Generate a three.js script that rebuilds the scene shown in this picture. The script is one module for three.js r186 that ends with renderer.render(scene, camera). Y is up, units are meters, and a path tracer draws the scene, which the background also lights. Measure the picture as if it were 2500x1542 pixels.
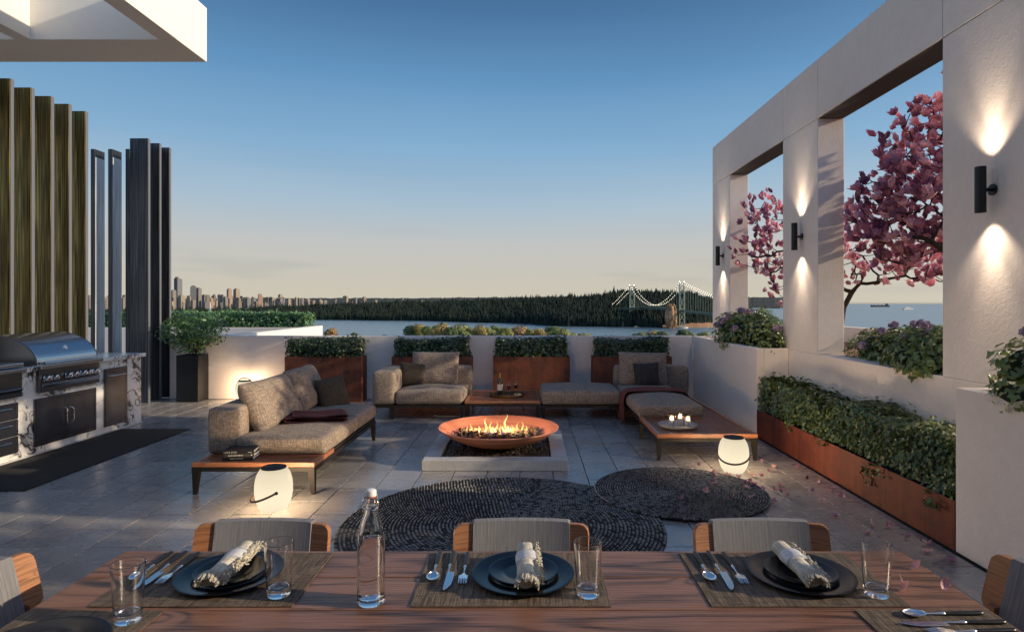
import * as THREE from 'three';
import { RoundedBoxGeometry } from 'three/addons/geometries/RoundedBoxGeometry.js';
import { mergeGeometries, mergeVertices } from 'three/addons/utils/BufferGeometryUtils.js';

const lerp = THREE.MathUtils.lerp, clamp = THREE.MathUtils.clamp, sstep = THREE.MathUtils.smoothstep;
const hash = (x, y, s) => { let h = Math.imul(x, 374761393) + Math.imul(y, 668265263) + Math.imul(s, 1442695041); h = Math.imul(h ^ (h >>> 13), 1274126177); return ((h ^ (h >>> 16)) >>> 0) / 4294967296; };

// ---------------------------------------------------------------- camera, sky, sun, exposure
const scene = new THREE.Scene();
const camera = new THREE.PerspectiveCamera(54.72, 1024 / 631, 0.05, 90000);
camera.position.set(0, 1.6, 0);
camera.setViewOffset(1024, 631, -16.4, 12.4, 1024, 631);
camera.updateProjectionMatrix();
const renderer = new THREE.WebGLRenderer({ antialias: true });
renderer.setSize(1024, 631);
renderer.toneMapping = THREE.LinearToneMapping;
renderer.toneMappingExposure = 1.0;
renderer.shadowMap.enabled = true;
renderer.shadowMap.type = THREE.PCFSoftShadowMap;

const SUN = new THREE.Vector3(1, 0.353, 0.13).normalize();
{
  const W = 2048, Hh = 1024, data = new Float32Array(W * Hh * 4);
  const ramp = [[-90, .20, .19, .18], [-0.5, .22, .21, .20], [0, .61, .565, .455], [2, .592, .555, .468], [5.4, .54, .55, .535], [9, .40, .525, .63], [14, .24, .43, .635], [20, .125, .295, .52], [27, .060, .155, .315], [45, .065, .14, .30], [90, .06, .13, .28]];
  for (let j = 0; j < Hh; j++) {
    const el = ((j + .5) / Hh - .5) * 180;
    let k = 0; while (k < ramp.length - 2 && ramp[k + 1][0] < el) k++;
    const a = ramp[k], b = ramp[k + 1], t = Math.min(1, Math.max(0, (el - a[0]) / (b[0] - a[0])));
    for (let i = 0; i < W; i++) {
      const az = ((i + .5) / W - .5) * 2 * Math.PI, ce = Math.cos(el * Math.PI / 180);
      const dx = ce * Math.cos(az), dz = ce * Math.sin(az), dy = Math.sin(el * Math.PI / 180);
      const cosS = dx * SUN.x + dy * SUN.y + dz * SUN.z;
      // the sky brightens smoothly towards the side of the low sun
      const side = Math.max(0, dx * .5 + dz * .86 + .62) / 1.62, gain = 1 + 1.5 * side * side;
      const glow = el > 0 ? Math.pow(Math.max(0, cosS), 10) * .6 + Math.pow(Math.max(0, cosS), 3) * .16 : 0;
      const o = (j * W + i) * 4;
      data[o] = (a[1] + (b[1] - a[1]) * t) * (el > 0 ? gain : 1) + glow;
      data[o + 1] = (a[2] + (b[2] - a[2]) * t) * (el > 0 ? gain : 1) + glow * .78;
      data[o + 2] = (a[3] + (b[3] - a[3]) * t) * (el > 0 ? gain : 1) + glow * .5;
      data[o + 3] = 1;
      if (el > .3 && el < 26) { // thin streaks of high haze
        const n = fbm((az + 4) * 5, el * .9 + 8, 9999, 9999, 801, 4), m = fbm((az + 4) * 2.2, el * .28 + 3, 9999, 9999, 811, 4), k = sstep(n, .52, .72) * sstep(el, .3, 1.6) * (1 - sstep(el, 3, 8)) * -.07 + (m - .5) * .10 * sstep(el, 4, 12);
        for (let c = 0; c < 3; c++) data[o + c] *= 1 + k * (c === 0 ? 1.25 : c === 1 ? 1 : .8);
      }
    }
  }
  const sky = new THREE.DataTexture(data, W, Hh, THREE.RGBAFormat, THREE.FloatType);
  sky.mapping = THREE.EquirectangularReflectionMapping; sky.magFilter = THREE.LinearFilter; sky.needsUpdate = true;
  scene.background = sky; scene.environment = sky; scene.environmentIntensity = 1;
}
const sun = new THREE.DirectionalLight(new THREE.Color(1, .82, .58), 5);
sun.position.copy(SUN).multiplyScalar(60); sun.target.position.set(-1.5, 0, -6); sun.position.add(sun.target.position);
sun.castShadow = true; sun.shadow.radius = 1.6; sun.shadow.mapSize.set(4096, 4096);
Object.assign(sun.shadow.camera, { left: -20, right: 20, top: 20, bottom: -20, near: 1, far: 160 });
scene.add(sun, sun.target);

// ---------------------------------------------------------------- helpers
let seed = 20240611;
const rnd = () => { seed = (seed + 0x6d2b79f5) | 0; let t = Math.imul(seed ^ (seed >>> 15), 1 | seed); t = (t + Math.imul(t ^ (t >>> 7), 61 | t)) ^ t; return ((t ^ (t >>> 14)) >>> 0) / 4294967296; };
const rr = (a, b) => a + (b - a) * rnd();
const V = (x, y, z) => new THREE.Vector3(x, y, z);
function pn(x, y, px, py, s) {            // value noise that repeats every px, py
  const xi = Math.floor(x), yi = Math.floor(y), fx = x - xi, fy = y - yi, u = fx * fx * (3 - 2 * fx), v = fy * fy * (3 - 2 * fy);
  const m = (a, n) => ((a % n) + n) % n, x0 = m(xi, px), x1 = m(xi + 1, px), y0 = m(yi, py), y1 = m(yi + 1, py);
  return lerp(lerp(hash(x0, y0, s), hash(x1, y0, s), u), lerp(hash(x0, y1, s), hash(x1, y1, s), u), v);
}
function fbm(x, y, px, py, s, oct = 4) { let a = .5, t = 0, n = 0; for (let o = 0; o < oct; o++) { t += a * pn(x, y, px, py, s + o * 17); n += a; a *= .5; x *= 2; y *= 2; px *= 2; py *= 2; } return t / n; }
function texture(w, h, fn, srgb, sx, sy) {  // fn(u, v) -> [r, g, b] in 0..1 or a number; sx, sy: metres that one repeat covers
  const d = new Uint8Array(w * h * 4);
  for (let j = 0; j < h; j++) for (let i = 0; i < w; i++) {
    const c = fn(i / w, j / h), o = (j * w + i) * 4;
    if (typeof c === 'number') d[o] = d[o + 1] = d[o + 2] = clamp(c, 0, 1) * 255; else for (let k = 0; k < 3; k++) d[o + k] = clamp(c[k], 0, 1) * 255;
    d[o + 3] = 255;
  }
  const t = new THREE.DataTexture(d, w, h, THREE.RGBAFormat); t.wrapS = t.wrapT = THREE.RepeatWrapping; t.magFilter = THREE.LinearFilter; t.minFilter = THREE.LinearFilter;
  if (srgb) t.colorSpace = THREE.SRGBColorSpace; t.repeat.set(1 / sx, 1 / sy); t.needsUpdate = true; return t;
}
const toS = (c) => c <= .0031308 ? 12.92 * c : 1.055 * Math.pow(c, 1 / 2.4) - .055;
const lin = (...c) => c.map(toS);            // linear colour -> what an sRGB texture stores
const mixc = (a, b, t) => [0, 1, 2].map((k) => lerp(a[k], b[k], clamp(t, 0, 1)));
const rgb = (r, g, b) => new THREE.Color().setRGB(r, g, b);
const std = (o) => new THREE.MeshStandardMaterial(o), phy = (o) => new THREE.MeshPhysicalMaterial(o);

const used = new Map();
function numbered(name) { const n = used.get(name) ?? 0; used.set(name, n + 1); return n ? name + '_' + String(n).padStart(3, '0') : name; }
function thing(name, label, category, pos = [0, 0, 0], ry = 0, group) {
  const o = new THREE.Group(); o.name = numbered(name); o.position.set(...pos); o.rotation.y = ry; tag(o, label, category, group); scene.add(o); return o;
}
function tag(o, label, category, group) { o.userData = { ...o.userData, label, category }; if (group) o.userData.group = group; return o; }
function part(parent, name, geo, mat, pos, rot, label) {
  const m = new THREE.Mesh(geo, mat); m.name = parent === scene ? numbered(name) : name; if (pos) m.position.set(...pos); if (rot) m.rotation.set(...rot); if (label) m.userData.label = label; parent.add(m); return m;
}
function struct(name, geo, mat, pos) { const m = part(scene, name, geo, mat, pos); m.userData.kind = 'structure'; return m; }
function copyOf(t, label, pos, ry = t.rotation.y, group) { const c = t.clone(); c.name = numbered(t.name.replace(/_\d{3}$/, '')); c.position.set(...pos); c.rotation.y = ry; c.userData = { ...t.userData, label }; if (group) c.userData.group = group; scene.add(c); return c; }
function stuffInst(parent, name, geo, mat, mats, cols) {
  const m = new THREE.InstancedMesh(geo, mat, mats.length); m.name = parent === scene ? numbered(name) : name;
  mats.forEach((x, i) => m.setMatrixAt(i, x)); if (cols) cols.forEach((c, i) => m.setColorAt(i, c));
  m.userData.kind = 'stuff'; parent.add(m); return m;
}
// uv in metres from the side each triangle faces
function metreUV(g, off = [0, 0], swap = false) {
  if (g.index) g = g.toNonIndexed();
  const p = g.attributes.position, uv = new Float32Array(p.count * 2), a = V(), b = V(), c = V(), n = V();
  for (let i = 0; i < p.count; i += 3) {
    a.fromBufferAttribute(p, i); b.fromBufferAttribute(p, i + 1); c.fromBufferAttribute(p, i + 2);
    n.copy(b).sub(a).cross(c.clone().sub(a)); const ax = Math.abs(n.x), ay = Math.abs(n.y), az = Math.abs(n.z);
    [a, b, c].forEach((q, k) => {
      let u, v; if (ay >= ax && ay >= az) { u = q.x; v = q.z; } else if (ax >= az) { u = q.z; v = q.y; } else { u = q.x; v = q.y; }
      if (swap) [u, v] = [v, u];
      uv[(i + k) * 2] = u + off[0]; uv[(i + k) * 2 + 1] = v + off[1];
    });
  }
  g.setAttribute('uv', new THREE.BufferAttribute(uv, 2)); return g;
}
function moved(g, x, y, z, rx = 0, ry = 0, rz = 0) { const m = new THREE.Matrix4().makeRotationFromEuler(new THREE.Euler(rx, ry, rz)); m.setPosition(x, y, z); return g.applyMatrix4(m); }
// box from x0..x1, y0..y1, z0..z1 with a small chamfer
function box(x0, x1, y0, y1, z0, z1, r = .006, off, swap) {
  const w = x1 - x0, h = y1 - y0, d = z1 - z0; r = Math.min(r, w * .45, h * .45, d * .45);
  const g = r > 0 ? new RoundedBoxGeometry(w, h, d, 1, r) : new THREE.BoxGeometry(w, h, d);
  g.translate((x0 + x1) / 2, (y0 + y1) / 2, (z0 + z1) / 2); return metreUV(g, off, swap);
}
// soft upholstered block, edges rounded by r, top bulging by crown
function soft(w, h, d, r, crown = 0, wob = .004, sd = 1) {
  let g = new THREE.BoxGeometry(w, h, d, 18, 8, 18); g.deleteAttribute('uv'); g.deleteAttribute('normal'); g = mergeVertices(g, 1e-5);
  const p = g.attributes.position, q = V(), c = V();
  const warp = (t) => { const s = Math.sign(t), a = Math.abs(t); return s * (1 - Math.pow(Math.max(0, 1 - a), 1.7)); };
  for (let i = 0; i < p.count; i++) {
    q.set(warp(p.getX(i) / (w / 2)) * w / 2, warp(p.getY(i) / (h / 2)) * h / 2, warp(p.getZ(i) / (d / 2)) * d / 2);
    c.set(clamp(q.x, -w / 2 + r, w / 2 - r), clamp(q.y, -h / 2 + r, h / 2 - r), clamp(q.z, -d / 2 + r, d / 2 - r));
    const v = q.clone().sub(c); if (v.length() > 0) v.setLength(r); q.copy(c).add(v);
    const fx = 1 - Math.pow(Math.abs(2 * q.x / w), 2.4), fz = 1 - Math.pow(Math.abs(2 * q.z / d), 2.4), fy = 1 - Math.pow(Math.abs(2 * q.y / h), 2);
    if (q.y > 0) q.y += crown * Math.max(0, fx) * Math.max(0, fz);
    const bow = .018 * Math.max(0, fy); q.x += Math.sign(q.x) * bow * Math.max(0, fz) * (Math.abs(q.x) > w / 2 - r * 1.2 ? 1 : 0); q.z += Math.sign(q.z) * bow * Math.max(0, fx) * (Math.abs(q.z) > d / 2 - r * 1.2 ? 1 : 0);
    const n = (fbm(q.x * 9 + 40, q.z * 9 + q.y * 7 + 40, 999, 999, sd, 3) - .5) * 2 * wob; q.y += n; q.x += n * .5;
    p.setXYZ(i, q.x, q.y, q.z);
  }
  g.computeVertexNormals(); return metreUV(g, [rnd() * 3, rnd() * 3]);
}
// knife-edge pillow lying in its xy plane
function pillow(w, h, t, sd = 1, pinch = .06, box = 4) {
  const N = 22, pos = [], idx = [];
  for (const s of [1, -1]) for (let j = 0; j <= N; j++) for (let i = 0; i <= N; i++) {
    const u = Math.sin((i / N * 2 - 1) * Math.PI / 2), v = Math.sin((j / N * 2 - 1) * Math.PI / 2);
    const f = Math.pow(Math.max(0, (1 - Math.pow(Math.abs(u), box)) * (1 - Math.pow(Math.abs(v), box))), .5);
    const e = (fbm(u * 2.2 + 9 + s, v * 2.2 + 9, 99, 99, sd, 3) - .5);
    const rad = fbm(Math.atan2(v, u) * 3 + 20, sd, 99, 99, sd + 5, 2) - .5;
    pos.push(w / 2 * u * (1 - pinch * (1 - v * v)) , h / 2 * v * (1 - pinch * (1 - u * u)), s * t / 2 * (f * (1 + e * .22) + rad * .16 * (1 - f) * f * 2));
  }
  const M = (N + 1) * (N + 1);
  for (const s of [0, 1]) for (let j = 0; j < N; j++) for (let i = 0; i < N; i++) {
    const a = s * M + j * (N + 1) + i, b = a + 1, c = a + N + 1, d = c + 1;
    s ? idx.push(a, c, b, b, c, d) : idx.push(a, b, c, b, d, c);
  }
  let g = new THREE.BufferGeometry(); g.setAttribute('position', new THREE.Float32BufferAttribute(pos, 3)); g.setIndex(idx); g = mergeVertices(g, 1e-5); g.computeVertexNormals();
  return metreUV(g, [rnd() * 3, rnd() * 3]);
}
function tube(pts, r, seg = 24, rad = 8, closed = false) { return new THREE.TubeGeometry(new THREE.CatmullRomCurve3(pts.map((p) => V(...p)), closed), seg, r, rad, closed); }
function lathe(pts, seg = 48) { return new THREE.LatheGeometry(pts.map(([x, y]) => new THREE.Vector2(x, y)), seg); }
// tapered post from a to b with square section sizes sa, sb
function taper(a, b, sa, sb) { const g = new THREE.CylinderGeometry(sb * .707, sa * .707, 1, 4, 1); g.rotateY(Math.PI / 4); const d = V(...b).sub(V(...a)); g.scale(1, d.length(), 1); const q = new THREE.Quaternion().setFromUnitVectors(V(0, 1, 0), d.clone().normalize()); g.applyQuaternion(q); g.translate((a[0] + b[0]) / 2, (a[1] + b[1]) / 2, (a[2] + b[2]) / 2); const n = g.toNonIndexed(); n.computeVertexNormals(); return metreUV(n); }
function join(list) { return mergeGeometries(list.map((g) => { g = g.index ? g.toNonIndexed() : g; for (const k of Object.keys(g.attributes)) if (!['position', 'normal', 'uv'].includes(k)) g.deleteAttribute(k); if (!g.attributes.uv) g = metreUV(g); return g; })); }

// ---------------------------------------------------------------- materials
const stuccoBump = texture(512, 512, (u, v) => .5 * fbm(u * 48, v * 48, 48, 48, 3, 3) + .5 * fbm(u * 130, v * 130, 130, 130, 9, 2), false, .8, .8);
const stuccoMap = texture(512, 512, (u, v) => { const f = fbm(u * 5, v * 5, 5, 5, 21, 5) - .16 * Math.max(0, fbm(u * 34, v * 2, 34, 2, 25, 3) - .55), g = fbm(u * 60, v * 60, 60, 60, 4, 2); return lin(.76 + .10 * (f - .5) + .05 * (g - .5), .665 + .10 * (f - .5) + .05 * (g - .5), .605 + .10 * (f - .5) + .05 * (g - .5)); }, true, 2.6, 2.6);
const M = {};
M.stucco = std({ map: stuccoMap, bumpMap: stuccoBump, bumpScale: .0016, roughness: .92 });
M.cream = std({ color: rgb(.78, .74, .68), bumpMap: stuccoBump, bumpScale: .001, roughness: .8 });
M.joint = std({ color: rgb(.08, .075, .07), roughness: .9 });
const rustMap = texture(512, 512, (u, v) => { const f = fbm(u * 6, v * 6, 6, 6, 31, 5), s = fbm(u * 40, v * 3, 40, 3, 8, 3), g = fbm(u * 90, v * 90, 90, 90, 2, 2); const t = .5 * f + .3 * s + .2 * g; return lin(...mixc(mixc([.10, .026, .011], [.27, .078, .033], (t - .3) * 2.4), [.055, .024, .016], (f - .56) * 4)); }, true, 1.2, 1.2);
M.corten = std({ map: rustMap, bumpMap: rustMap, bumpScale: .0015, roughness: .75, metalness: .1 });
M.cortenDeep = std({ map: rustMap, color: rgb(.72, .5, .45), bumpMap: rustMap, bumpScale: .0015, roughness: .75, metalness: .1 });
M.mulch = std({ color: rgb(.26, .12, .07), roughness: 1 });
M.black = std({ color: rgb(.012, .012, .013), roughness: .45, metalness: .3 });
M.blackMatte = std({ color: rgb(.016, .015, .015), roughness: .75 });
M.darkMetal = std({ color: rgb(.03, .025, .022), roughness: .5, metalness: .6 });
M.soil = std({ color: rgb(.03, .022, .016), roughness: 1 });
// large porcelain pavers
const paveMap = texture(1024, 1024, (u, v) => { const f = fbm(u * 4, v * 5, 4, 5, 51, 6), g = fbm(u * 26, v * 60, 26, 60, 12, 4), s = fbm(u * 110, v * 110, 110, 110, 17, 2); const t = .25 + .11 * (f - .5) + .06 * (g - .5) + .05 * (s - .5); return lin(t * 1.05, t * .98, t * .94); }, true, 1.9, 1.9);
const paveRough = texture(512, 512, (u, v) => { const f = fbm(u * 7, v * 9, 7, 9, 61, 5), g = fbm(u * 34, v * 70, 34, 70, 63, 3); return .15 + .24 * f + .12 * (g - .5); }, false, 1.9, 1.9);
const paveBump = texture(512, 512, (u, v) => .6 * fbm(u * 22, v * 60, 22, 60, 71, 4) + .4 * fbm(u * 120, v * 120, 120, 120, 75, 2), false, 1.9, 1.9);
M.pavers = [1, .90, 1.07, .96].map((k, i) => phy({ ior: 2.2, map: paveMap, color: rgb(k, k * (i === 1 ? .99 : 1), k), roughnessMap: paveRough, bumpMap: paveBump, bumpScale: .0012, roughness: 1 }));
M.grout = std({ color: rgb(.025, .025, .026), roughness: 1 });
// upholstery weave
const weave = (sd, A, B) => texture(512, 512, (u, v) => {
  const n = 130, iu = Math.floor(u * n), iv = Math.floor(v * n), over = (iu + iv) % 2;
  const thu = fbm(u * 10, v * 130, 10, 130, sd, 3), thv = fbm(u * 130, v * 10, 130, 10, sd + 40, 3), grain = hash(iu, iv, sd);
  const t = (over ? thu : thv) * 1.9 - .55 + (grain - .5) * .3; return lin(...mixc(A, B, t));
}, true, .34, .34);
const weaveBump = texture(512, 512, (u, v) => { const n = 130, a = Math.sin(u * n * Math.PI), b = Math.sin(v * n * Math.PI); return .5 + .25 * (a * a - b * b) + .35 * (fbm(u * 40, v * 130, 40, 130, 6, 2) - .5); }, false, .34, .34);
M.fabric = phy({ map: weave(101, [.085, .066, .052], [.48, .38, .30]), bumpMap: weaveBump, bumpScale: .002, roughness: .95, sheen: .3, sheenColor: rgb(.3, .28, .26), sheenRoughness: .6 });
M.darkFabric = std({ map: weave(131, [.022, .017, .011], [.085, .066, .046]), bumpMap: weaveBump, bumpScale: .0015, roughness: .95 });
M.greyFabric = std({ map: weave(151, [.010, .010, .010], [.06, .056, .055]), bumpMap: weaveBump, bumpScale: .0015, roughness: .95 });
M.wine = std({ map: weave(161, [.035, .006, .006], [.20, .040, .036]), bumpMap: weaveBump, bumpScale: .003, roughness: 1 });
M.rustThrow = std({ map: weave(171, [.09, .018, .012], [.26, .068, .05]), bumpMap: weaveBump, bumpScale: .003, roughness: 1 });
// wood: grain along u
const woodTex = (sd, A, B, C, sx, sy, freq = 7) => texture(1024, 512, (u, v) => {
  let w = fbm(u * 2, v * 5, 2, 5, sd, 3) * 2.6 + fbm(u * 9, v * 8, 9, 8, sd + 3, 3) * .35;
  for (let k = 0; k < 5; k++) { let dx = u - hash(k, 1, sd), dy = v - hash(k, 2, sd); dx -= Math.round(dx); dy -= Math.round(dy); w += 1.1 * Math.exp(-(dx * dx * 900 + dy * dy * 260)); }
  const r = Math.pow(Math.sin((v * freq + w * 1.7) * Math.PI * 2) * .5 + .5, 2.2);
  const st = fbm(u * 14, v * 150, 14, 150, sd + 7, 3), br = fbm(u * 2, v * 3, 2, 3, sd + 11, 3);
  return lin(...mixc(mixc(A, B, r * .72 + (st - .5) * 1.3), C, (br - .45) * 1.3));
}, true, sx, sy);
const grainBump = texture(512, 512, (u, v) => fbm(u * 8, v * 130, 8, 130, 91, 4), false, .9, .5);
const walnut = woodTex(201, [.235, .112, .068], [.042, .019, .012], [.30, .165, .105], 2.3, .62, 5);
M.tableWood = std({ map: walnut, bumpMap: grainBump, bumpScale: .0016, roughness: .36 });
const teak = woodTex(231, [.40, .165, .078], [.18, .062, .03], [.32, .12, .06], .9, .26, 5);
M.slat = std({ map: teak, color: rgb(.78, .68, .70), bumpMap: grainBump, bumpScale: .001, roughness: .3 });
M.teak = std({ map: teak, bumpMap: grainBump, bumpScale: .001, roughness: .38 });
const oak = woodTex(261, [.36, .155, .068], [.15, .058, .026], [.40, .18, .08], 1.0, .13, 5);
M.chairWood = std({ map: oak, bumpMap: grainBump, bumpScale: .001, roughness: .5 });
const bowlMap = woodTex(291, [.45, .18, .105], [.27, .095, .055], [.50, .23, .145], 1.6, 1.1, 3);
M.bowl = std({ map: bowlMap, roughness: .48 });
M.finWood = std({ map: texture(512, 512, (u, v) => { const s = fbm(u * 90, v * 4, 90, 4, 301, 4), f = fbm(u * 5, v * 5, 5, 5, 303, 3); return lin(...mixc([.06, .045, .016], [.33, .25, .09], (s - .36) * 2.6 + (f - .5) * .7)); }, true, .5, 2), bumpMap: texture(256, 256, (u, v) => fbm(u * 90, v * 4, 90, 4, 301, 4), false, .5, 2), bumpScale: .0008, roughness: .34, metalness: .7 });
M.finEdge = std({ color: rgb(.17, .175, .20), roughness: .4, metalness: .3 });
M.finPale = std({ map: texture(256, 256, (u, v) => { const s = fbm(u * 70, v * 4, 70, 4, 333, 4); return lin(...mixc([.36, .38, .44], [.76, .79, .86], (s - .3) * 2)); }, true, .5, 2), roughness: .4, metalness: .2 });
M.finDark = std({ map: texture(256, 256, (u, v) => { const s = fbm(u * 70, v * 4, 70, 4, 331, 4); return lin(...mixc([.016, .017, .021], [.085, .085, .095], (s - .3) * 2)); }, true, .5, 2), roughness: .36, metalness: .6 });
M.concrete = std({ map: texture(512, 512, (u, v) => { const f = fbm(u * 6, v * 6, 6, 6, 341, 6), g = fbm(u * 70, v * 22, 70, 22, 343, 3); const t = .46 + .16 * (f - .5) - .22 * Math.max(0, g - .58); return lin(t, t * .975, t * .95); }, true, 1.1, 1.1), bumpMap: stuccoBump, bumpScale: .0015, roughness: .8 });
M.marble = phy({ map: texture(1024, 1024, (u, v) => {
  const wx = fbm(u * 3, v * 3, 3, 3, 351, 5) - .5, wy = fbm(u * 3, v * 3, 3, 3, 355, 5) - .5;
  const ridge = (k, s, q) => { const n = fbm((u + wx * .35) * k, (v + wy * .35) * k, k, k, s, 3); return Math.pow(1 - Math.min(1, Math.abs(n - .5) * q), 6); };
  const gate = fbm(u * 4, v * 4, 4, 4, 361, 3), vein = 1.1 * ridge(6, 371, 9) * sstep(gate, .34, .54) + .9 * ridge(12, 375, 9) * sstep(gate, .38, .56) + .5 * ridge(22, 379, 9) * sstep(gate, .45, .6);
  return lin(...mixc(mixc([.74, .71, .68], [.55, .53, .53], (wx + .1) * 1.5), [.045, .042, .048], vein * 1.25));
}, true, 1.5, 1.5), roughness: .22, clearcoat: .3, clearcoatRoughness: .15 });
const brush = texture(256, 512, (u, v) => .5 + .5 * (fbm(u * 3, v * 220, 3, 220, 381, 3) - .5), false, .6, .3);
M.steel = std({ color: rgb(.56, .56, .57), metalness: 1, roughness: .24, bumpMap: brush, bumpScale: .0003 });
M.chrome = std({ color: rgb(.78, .78, .79), metalness: 1, roughness: .1 });
M.cutlery = std({ color: rgb(.86, .86, .87), metalness: 1, roughness: .2 });
M.doorSteel = std({ color: rgb(.13, .135, .16), metalness: .9, roughness: .27, bumpMap: brush, bumpScale: .0002 });
M.panelSteel = std({ color: rgb(.16, .15, .15), metalness: .95, roughness: .3 });
M.plate = phy({ color: rgb(.005, .006, .009), roughness: .2, specularIntensity: .65 });
M.handle = std({ color: rgb(.008, .008, .010), roughness: .35 });
M.glass = phy({ color: rgb(1, 1, 1), transmission: 1, thickness: .004, roughness: 0, ior: 1.48 });
M.water = phy({ color: rgb(1, 1, 1), transmission: 1, thickness: .05, roughness: 0, ior: 1.33 });
M.thinGlass = phy({ color: rgb(1, 1, 1), transmission: 1, thickness: 0, roughness: 0, ior: 1.45 });
M.white = std({ color: rgb(.8, .79, .77), roughness: .5 });
M.linen = std({ map: weave(181, [.36, .32, .25], [.78, .72, .61]), bumpMap: weaveBump, bumpScale: .001, roughness: 1 });
M.linenBand = std({ map: weave(191, [.5, .5, .52], [.74, .74, .76]), bumpMap: weaveBump, bumpScale: .0012, roughness: 1 });
M.placemat = std({ map: texture(512, 512, (u, v) => { const s = fbm(u * 120, v * 6, 120, 6, 401, 3), c = fbm(u * 9, v * 120, 9, 120, 405, 2), f = fbm(u * 4, v * 4, 4, 4, 407, 3); return lin(...mixc([.05, .036, .025], [.25, .18, .125], (s - .3) * 1.4 + (c - .5) * .6 + (f - .5) * .4)); }, true, .3, .3), bumpMap: texture(256, 256, (u, v) => fbm(u * 120, v * 60, 120, 60, 411, 2), false, .3, .3), bumpScale: .001, roughness: .8 });
M.chairWrap = std({ map: texture(512, 128, (u, v) => { const n = u * 150, t = Math.sin(n * Math.PI) ** 2, s = hash(Math.floor(n), 3, 421), c = fbm(u * 150, v * 5, 150, 5, 423, 2); return lin(...mixc([.085, .085, .095], [.33, .325, .345], t * .35 + (s - .5) * .25 + (c - .5) * .35 + .3)); }, true, .4, .2), bumpMap: texture(512, 4, (u) => Math.sin(u * 150 * Math.PI) ** 2, false, .4, .2), bumpScale: .0012, roughness: .9 });
const lampGlow = (r, g, b, k) => std({ color: rgb(.04, .04, .035), emissive: rgb(r, g, b), emissiveIntensity: k, roughness: .4 });
M.lantern = Object.assign(lampGlow(1, .86, .60, 1), { emissiveMap: texture(4, 128, (u, v) => .80 + .20 * Math.exp(-(((v - .5) / .26) ** 2)) - .10 * sstep(v, .86, 1), false, 1, 1) });

// ---------------------------------------------------------------- terrace: slab, pavers, parapets
struct('terrace_slab', box(-9.2, 3.15, -.30, -.012, -10.43, 2.6, 0), M.grout);
{
  const w = .3118, L = .6116, gap = .007, floor = new THREE.Group(); floor.name = 'terrace_floor'; floor.userData.kind = 'structure'; scene.add(floor);
  const list = [];
  for (let c = -26; c <= 8; c++) {
    const x0 = -.0795 + c * w, x1 = x0 + w, off = (c & 1) ? 0 : L / 2;
    for (let k = -2; k < 18; k++) {
      const d0 = 5.853 - 6 * L + off + (k - 4) * L + L * 0, d1 = d0 + L;
      if (d1 < -1.6 || d0 > 10.23) continue;
      list.push({ x0: x0 + gap / 2, x1: Math.min(x1 - gap / 2, 2.755), d0: Math.max(d0 + gap / 2, -2), d1: Math.min(d1 - gap / 2, 10.228) });
    }
  }
  const full = [];
  for (let i = 0; i < 10; i++) full.push(box(-(w - gap) / 2, (w - gap) / 2, -.012, 0, -(L - gap) / 2, (L - gap) / 2, .0025, [rr(0, 40), rr(0, 40)]));
  const score = (t) => { const x = (t.x0 + t.x1) / 2, d = (t.d0 + t.d1) / 2, u = 1290 + 1490 * x / Math.max(d, .1), v = 740 + 2384 / Math.max(d, .1); return d < 1.9 || u < -60 || u > 2560 || v > 1640 ? -1 : 1 / (d * d * d); };
  list.forEach((t) => { t.s = score(t); }); list.sort((a, b) => b.s - a.s);
  const rest = [];
  list.forEach((t, i) => {
    if (t.x1 - t.x0 < .05 || t.d1 - t.d0 < .03) return;
    const whole = Math.abs(t.d1 - t.d0 - (L - gap)) < .001 && Math.abs(t.x1 - t.x0 - (w - gap)) < .001, cx = (t.x0 + t.x1) / 2, cd = (t.d0 + t.d1) / 2, dy = rr(-.0012, .0004);
    if (i < 300) part(floor, 'paver', whole ? full[i % 10] : box(-(t.x1 - t.x0) / 2, (t.x1 - t.x0) / 2, -.012, 0, -(t.d1 - t.d0) / 2, (t.d1 - t.d0) / 2, .0025, [rr(0, 40), rr(0, 40)]), M.pavers[Math.floor(rr(0, 4))], [cx, dy, -cd]);
    else rest.push(box(t.x0, t.x1, -.012, dy, -t.d1, -t.d0, .0025, [rr(0, 40), rr(0, 40)]));
  });
  const m = part(floor, 'pavers', join(rest), M.pavers[0]); m.userData.kind = 'stuff';
}
tag(struct('back_parapet_wall', box(-6.02, 2.76, 0, 1.055, -10.43, -10.23, .008), M.stucco), 'long low stucco parapet wall along the back of the terrace', 'wall').userData.kind = 'thing';
tag(part(scene, 'side_parapet_wall', box(-5.33, -5.13, -.2, 1.05, -15.2, -10.432, .008), M.cream), 'sunlit white side parapet behind the bushy black planter', 'wall');
{ // neighbouring terrace at the back left
  struct('neighbour_terrace_slab', box(-16, -5.0, -.5, -.2, -17, -10.44, 0), M.pavers[0]);
  tag(part(scene, 'planter_wall', join([box(-15.5, -5.5, -.2, 1.0, -15.4, -15.205, .008), box(-15.5, -5.5, -.2, 1.0, -16.3, -16.1, .008), box(-5.68, -5.5, -.2, 1.0, -16.1, -15.4, .008), box(-15.5, -5.68, -.2, .93, -16.1, -15.4, 0)]), M.stucco), 'grey planter wall of the neighbouring terrace carrying the long far hedge', 'planter');
}
// building under the terrace
{
  const b = thing('apartment_building', 'pale building storeys below the terrace', 'building');
  part(b, 'wall', box(-9, 5.55, -15, -.31, -10.42, 3, 0), M.stucco);
  part(b, 'wing_wall', box(-16, -5.02, -15, -.51, -17, -10.45, 0), M.stucco);
}
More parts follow.
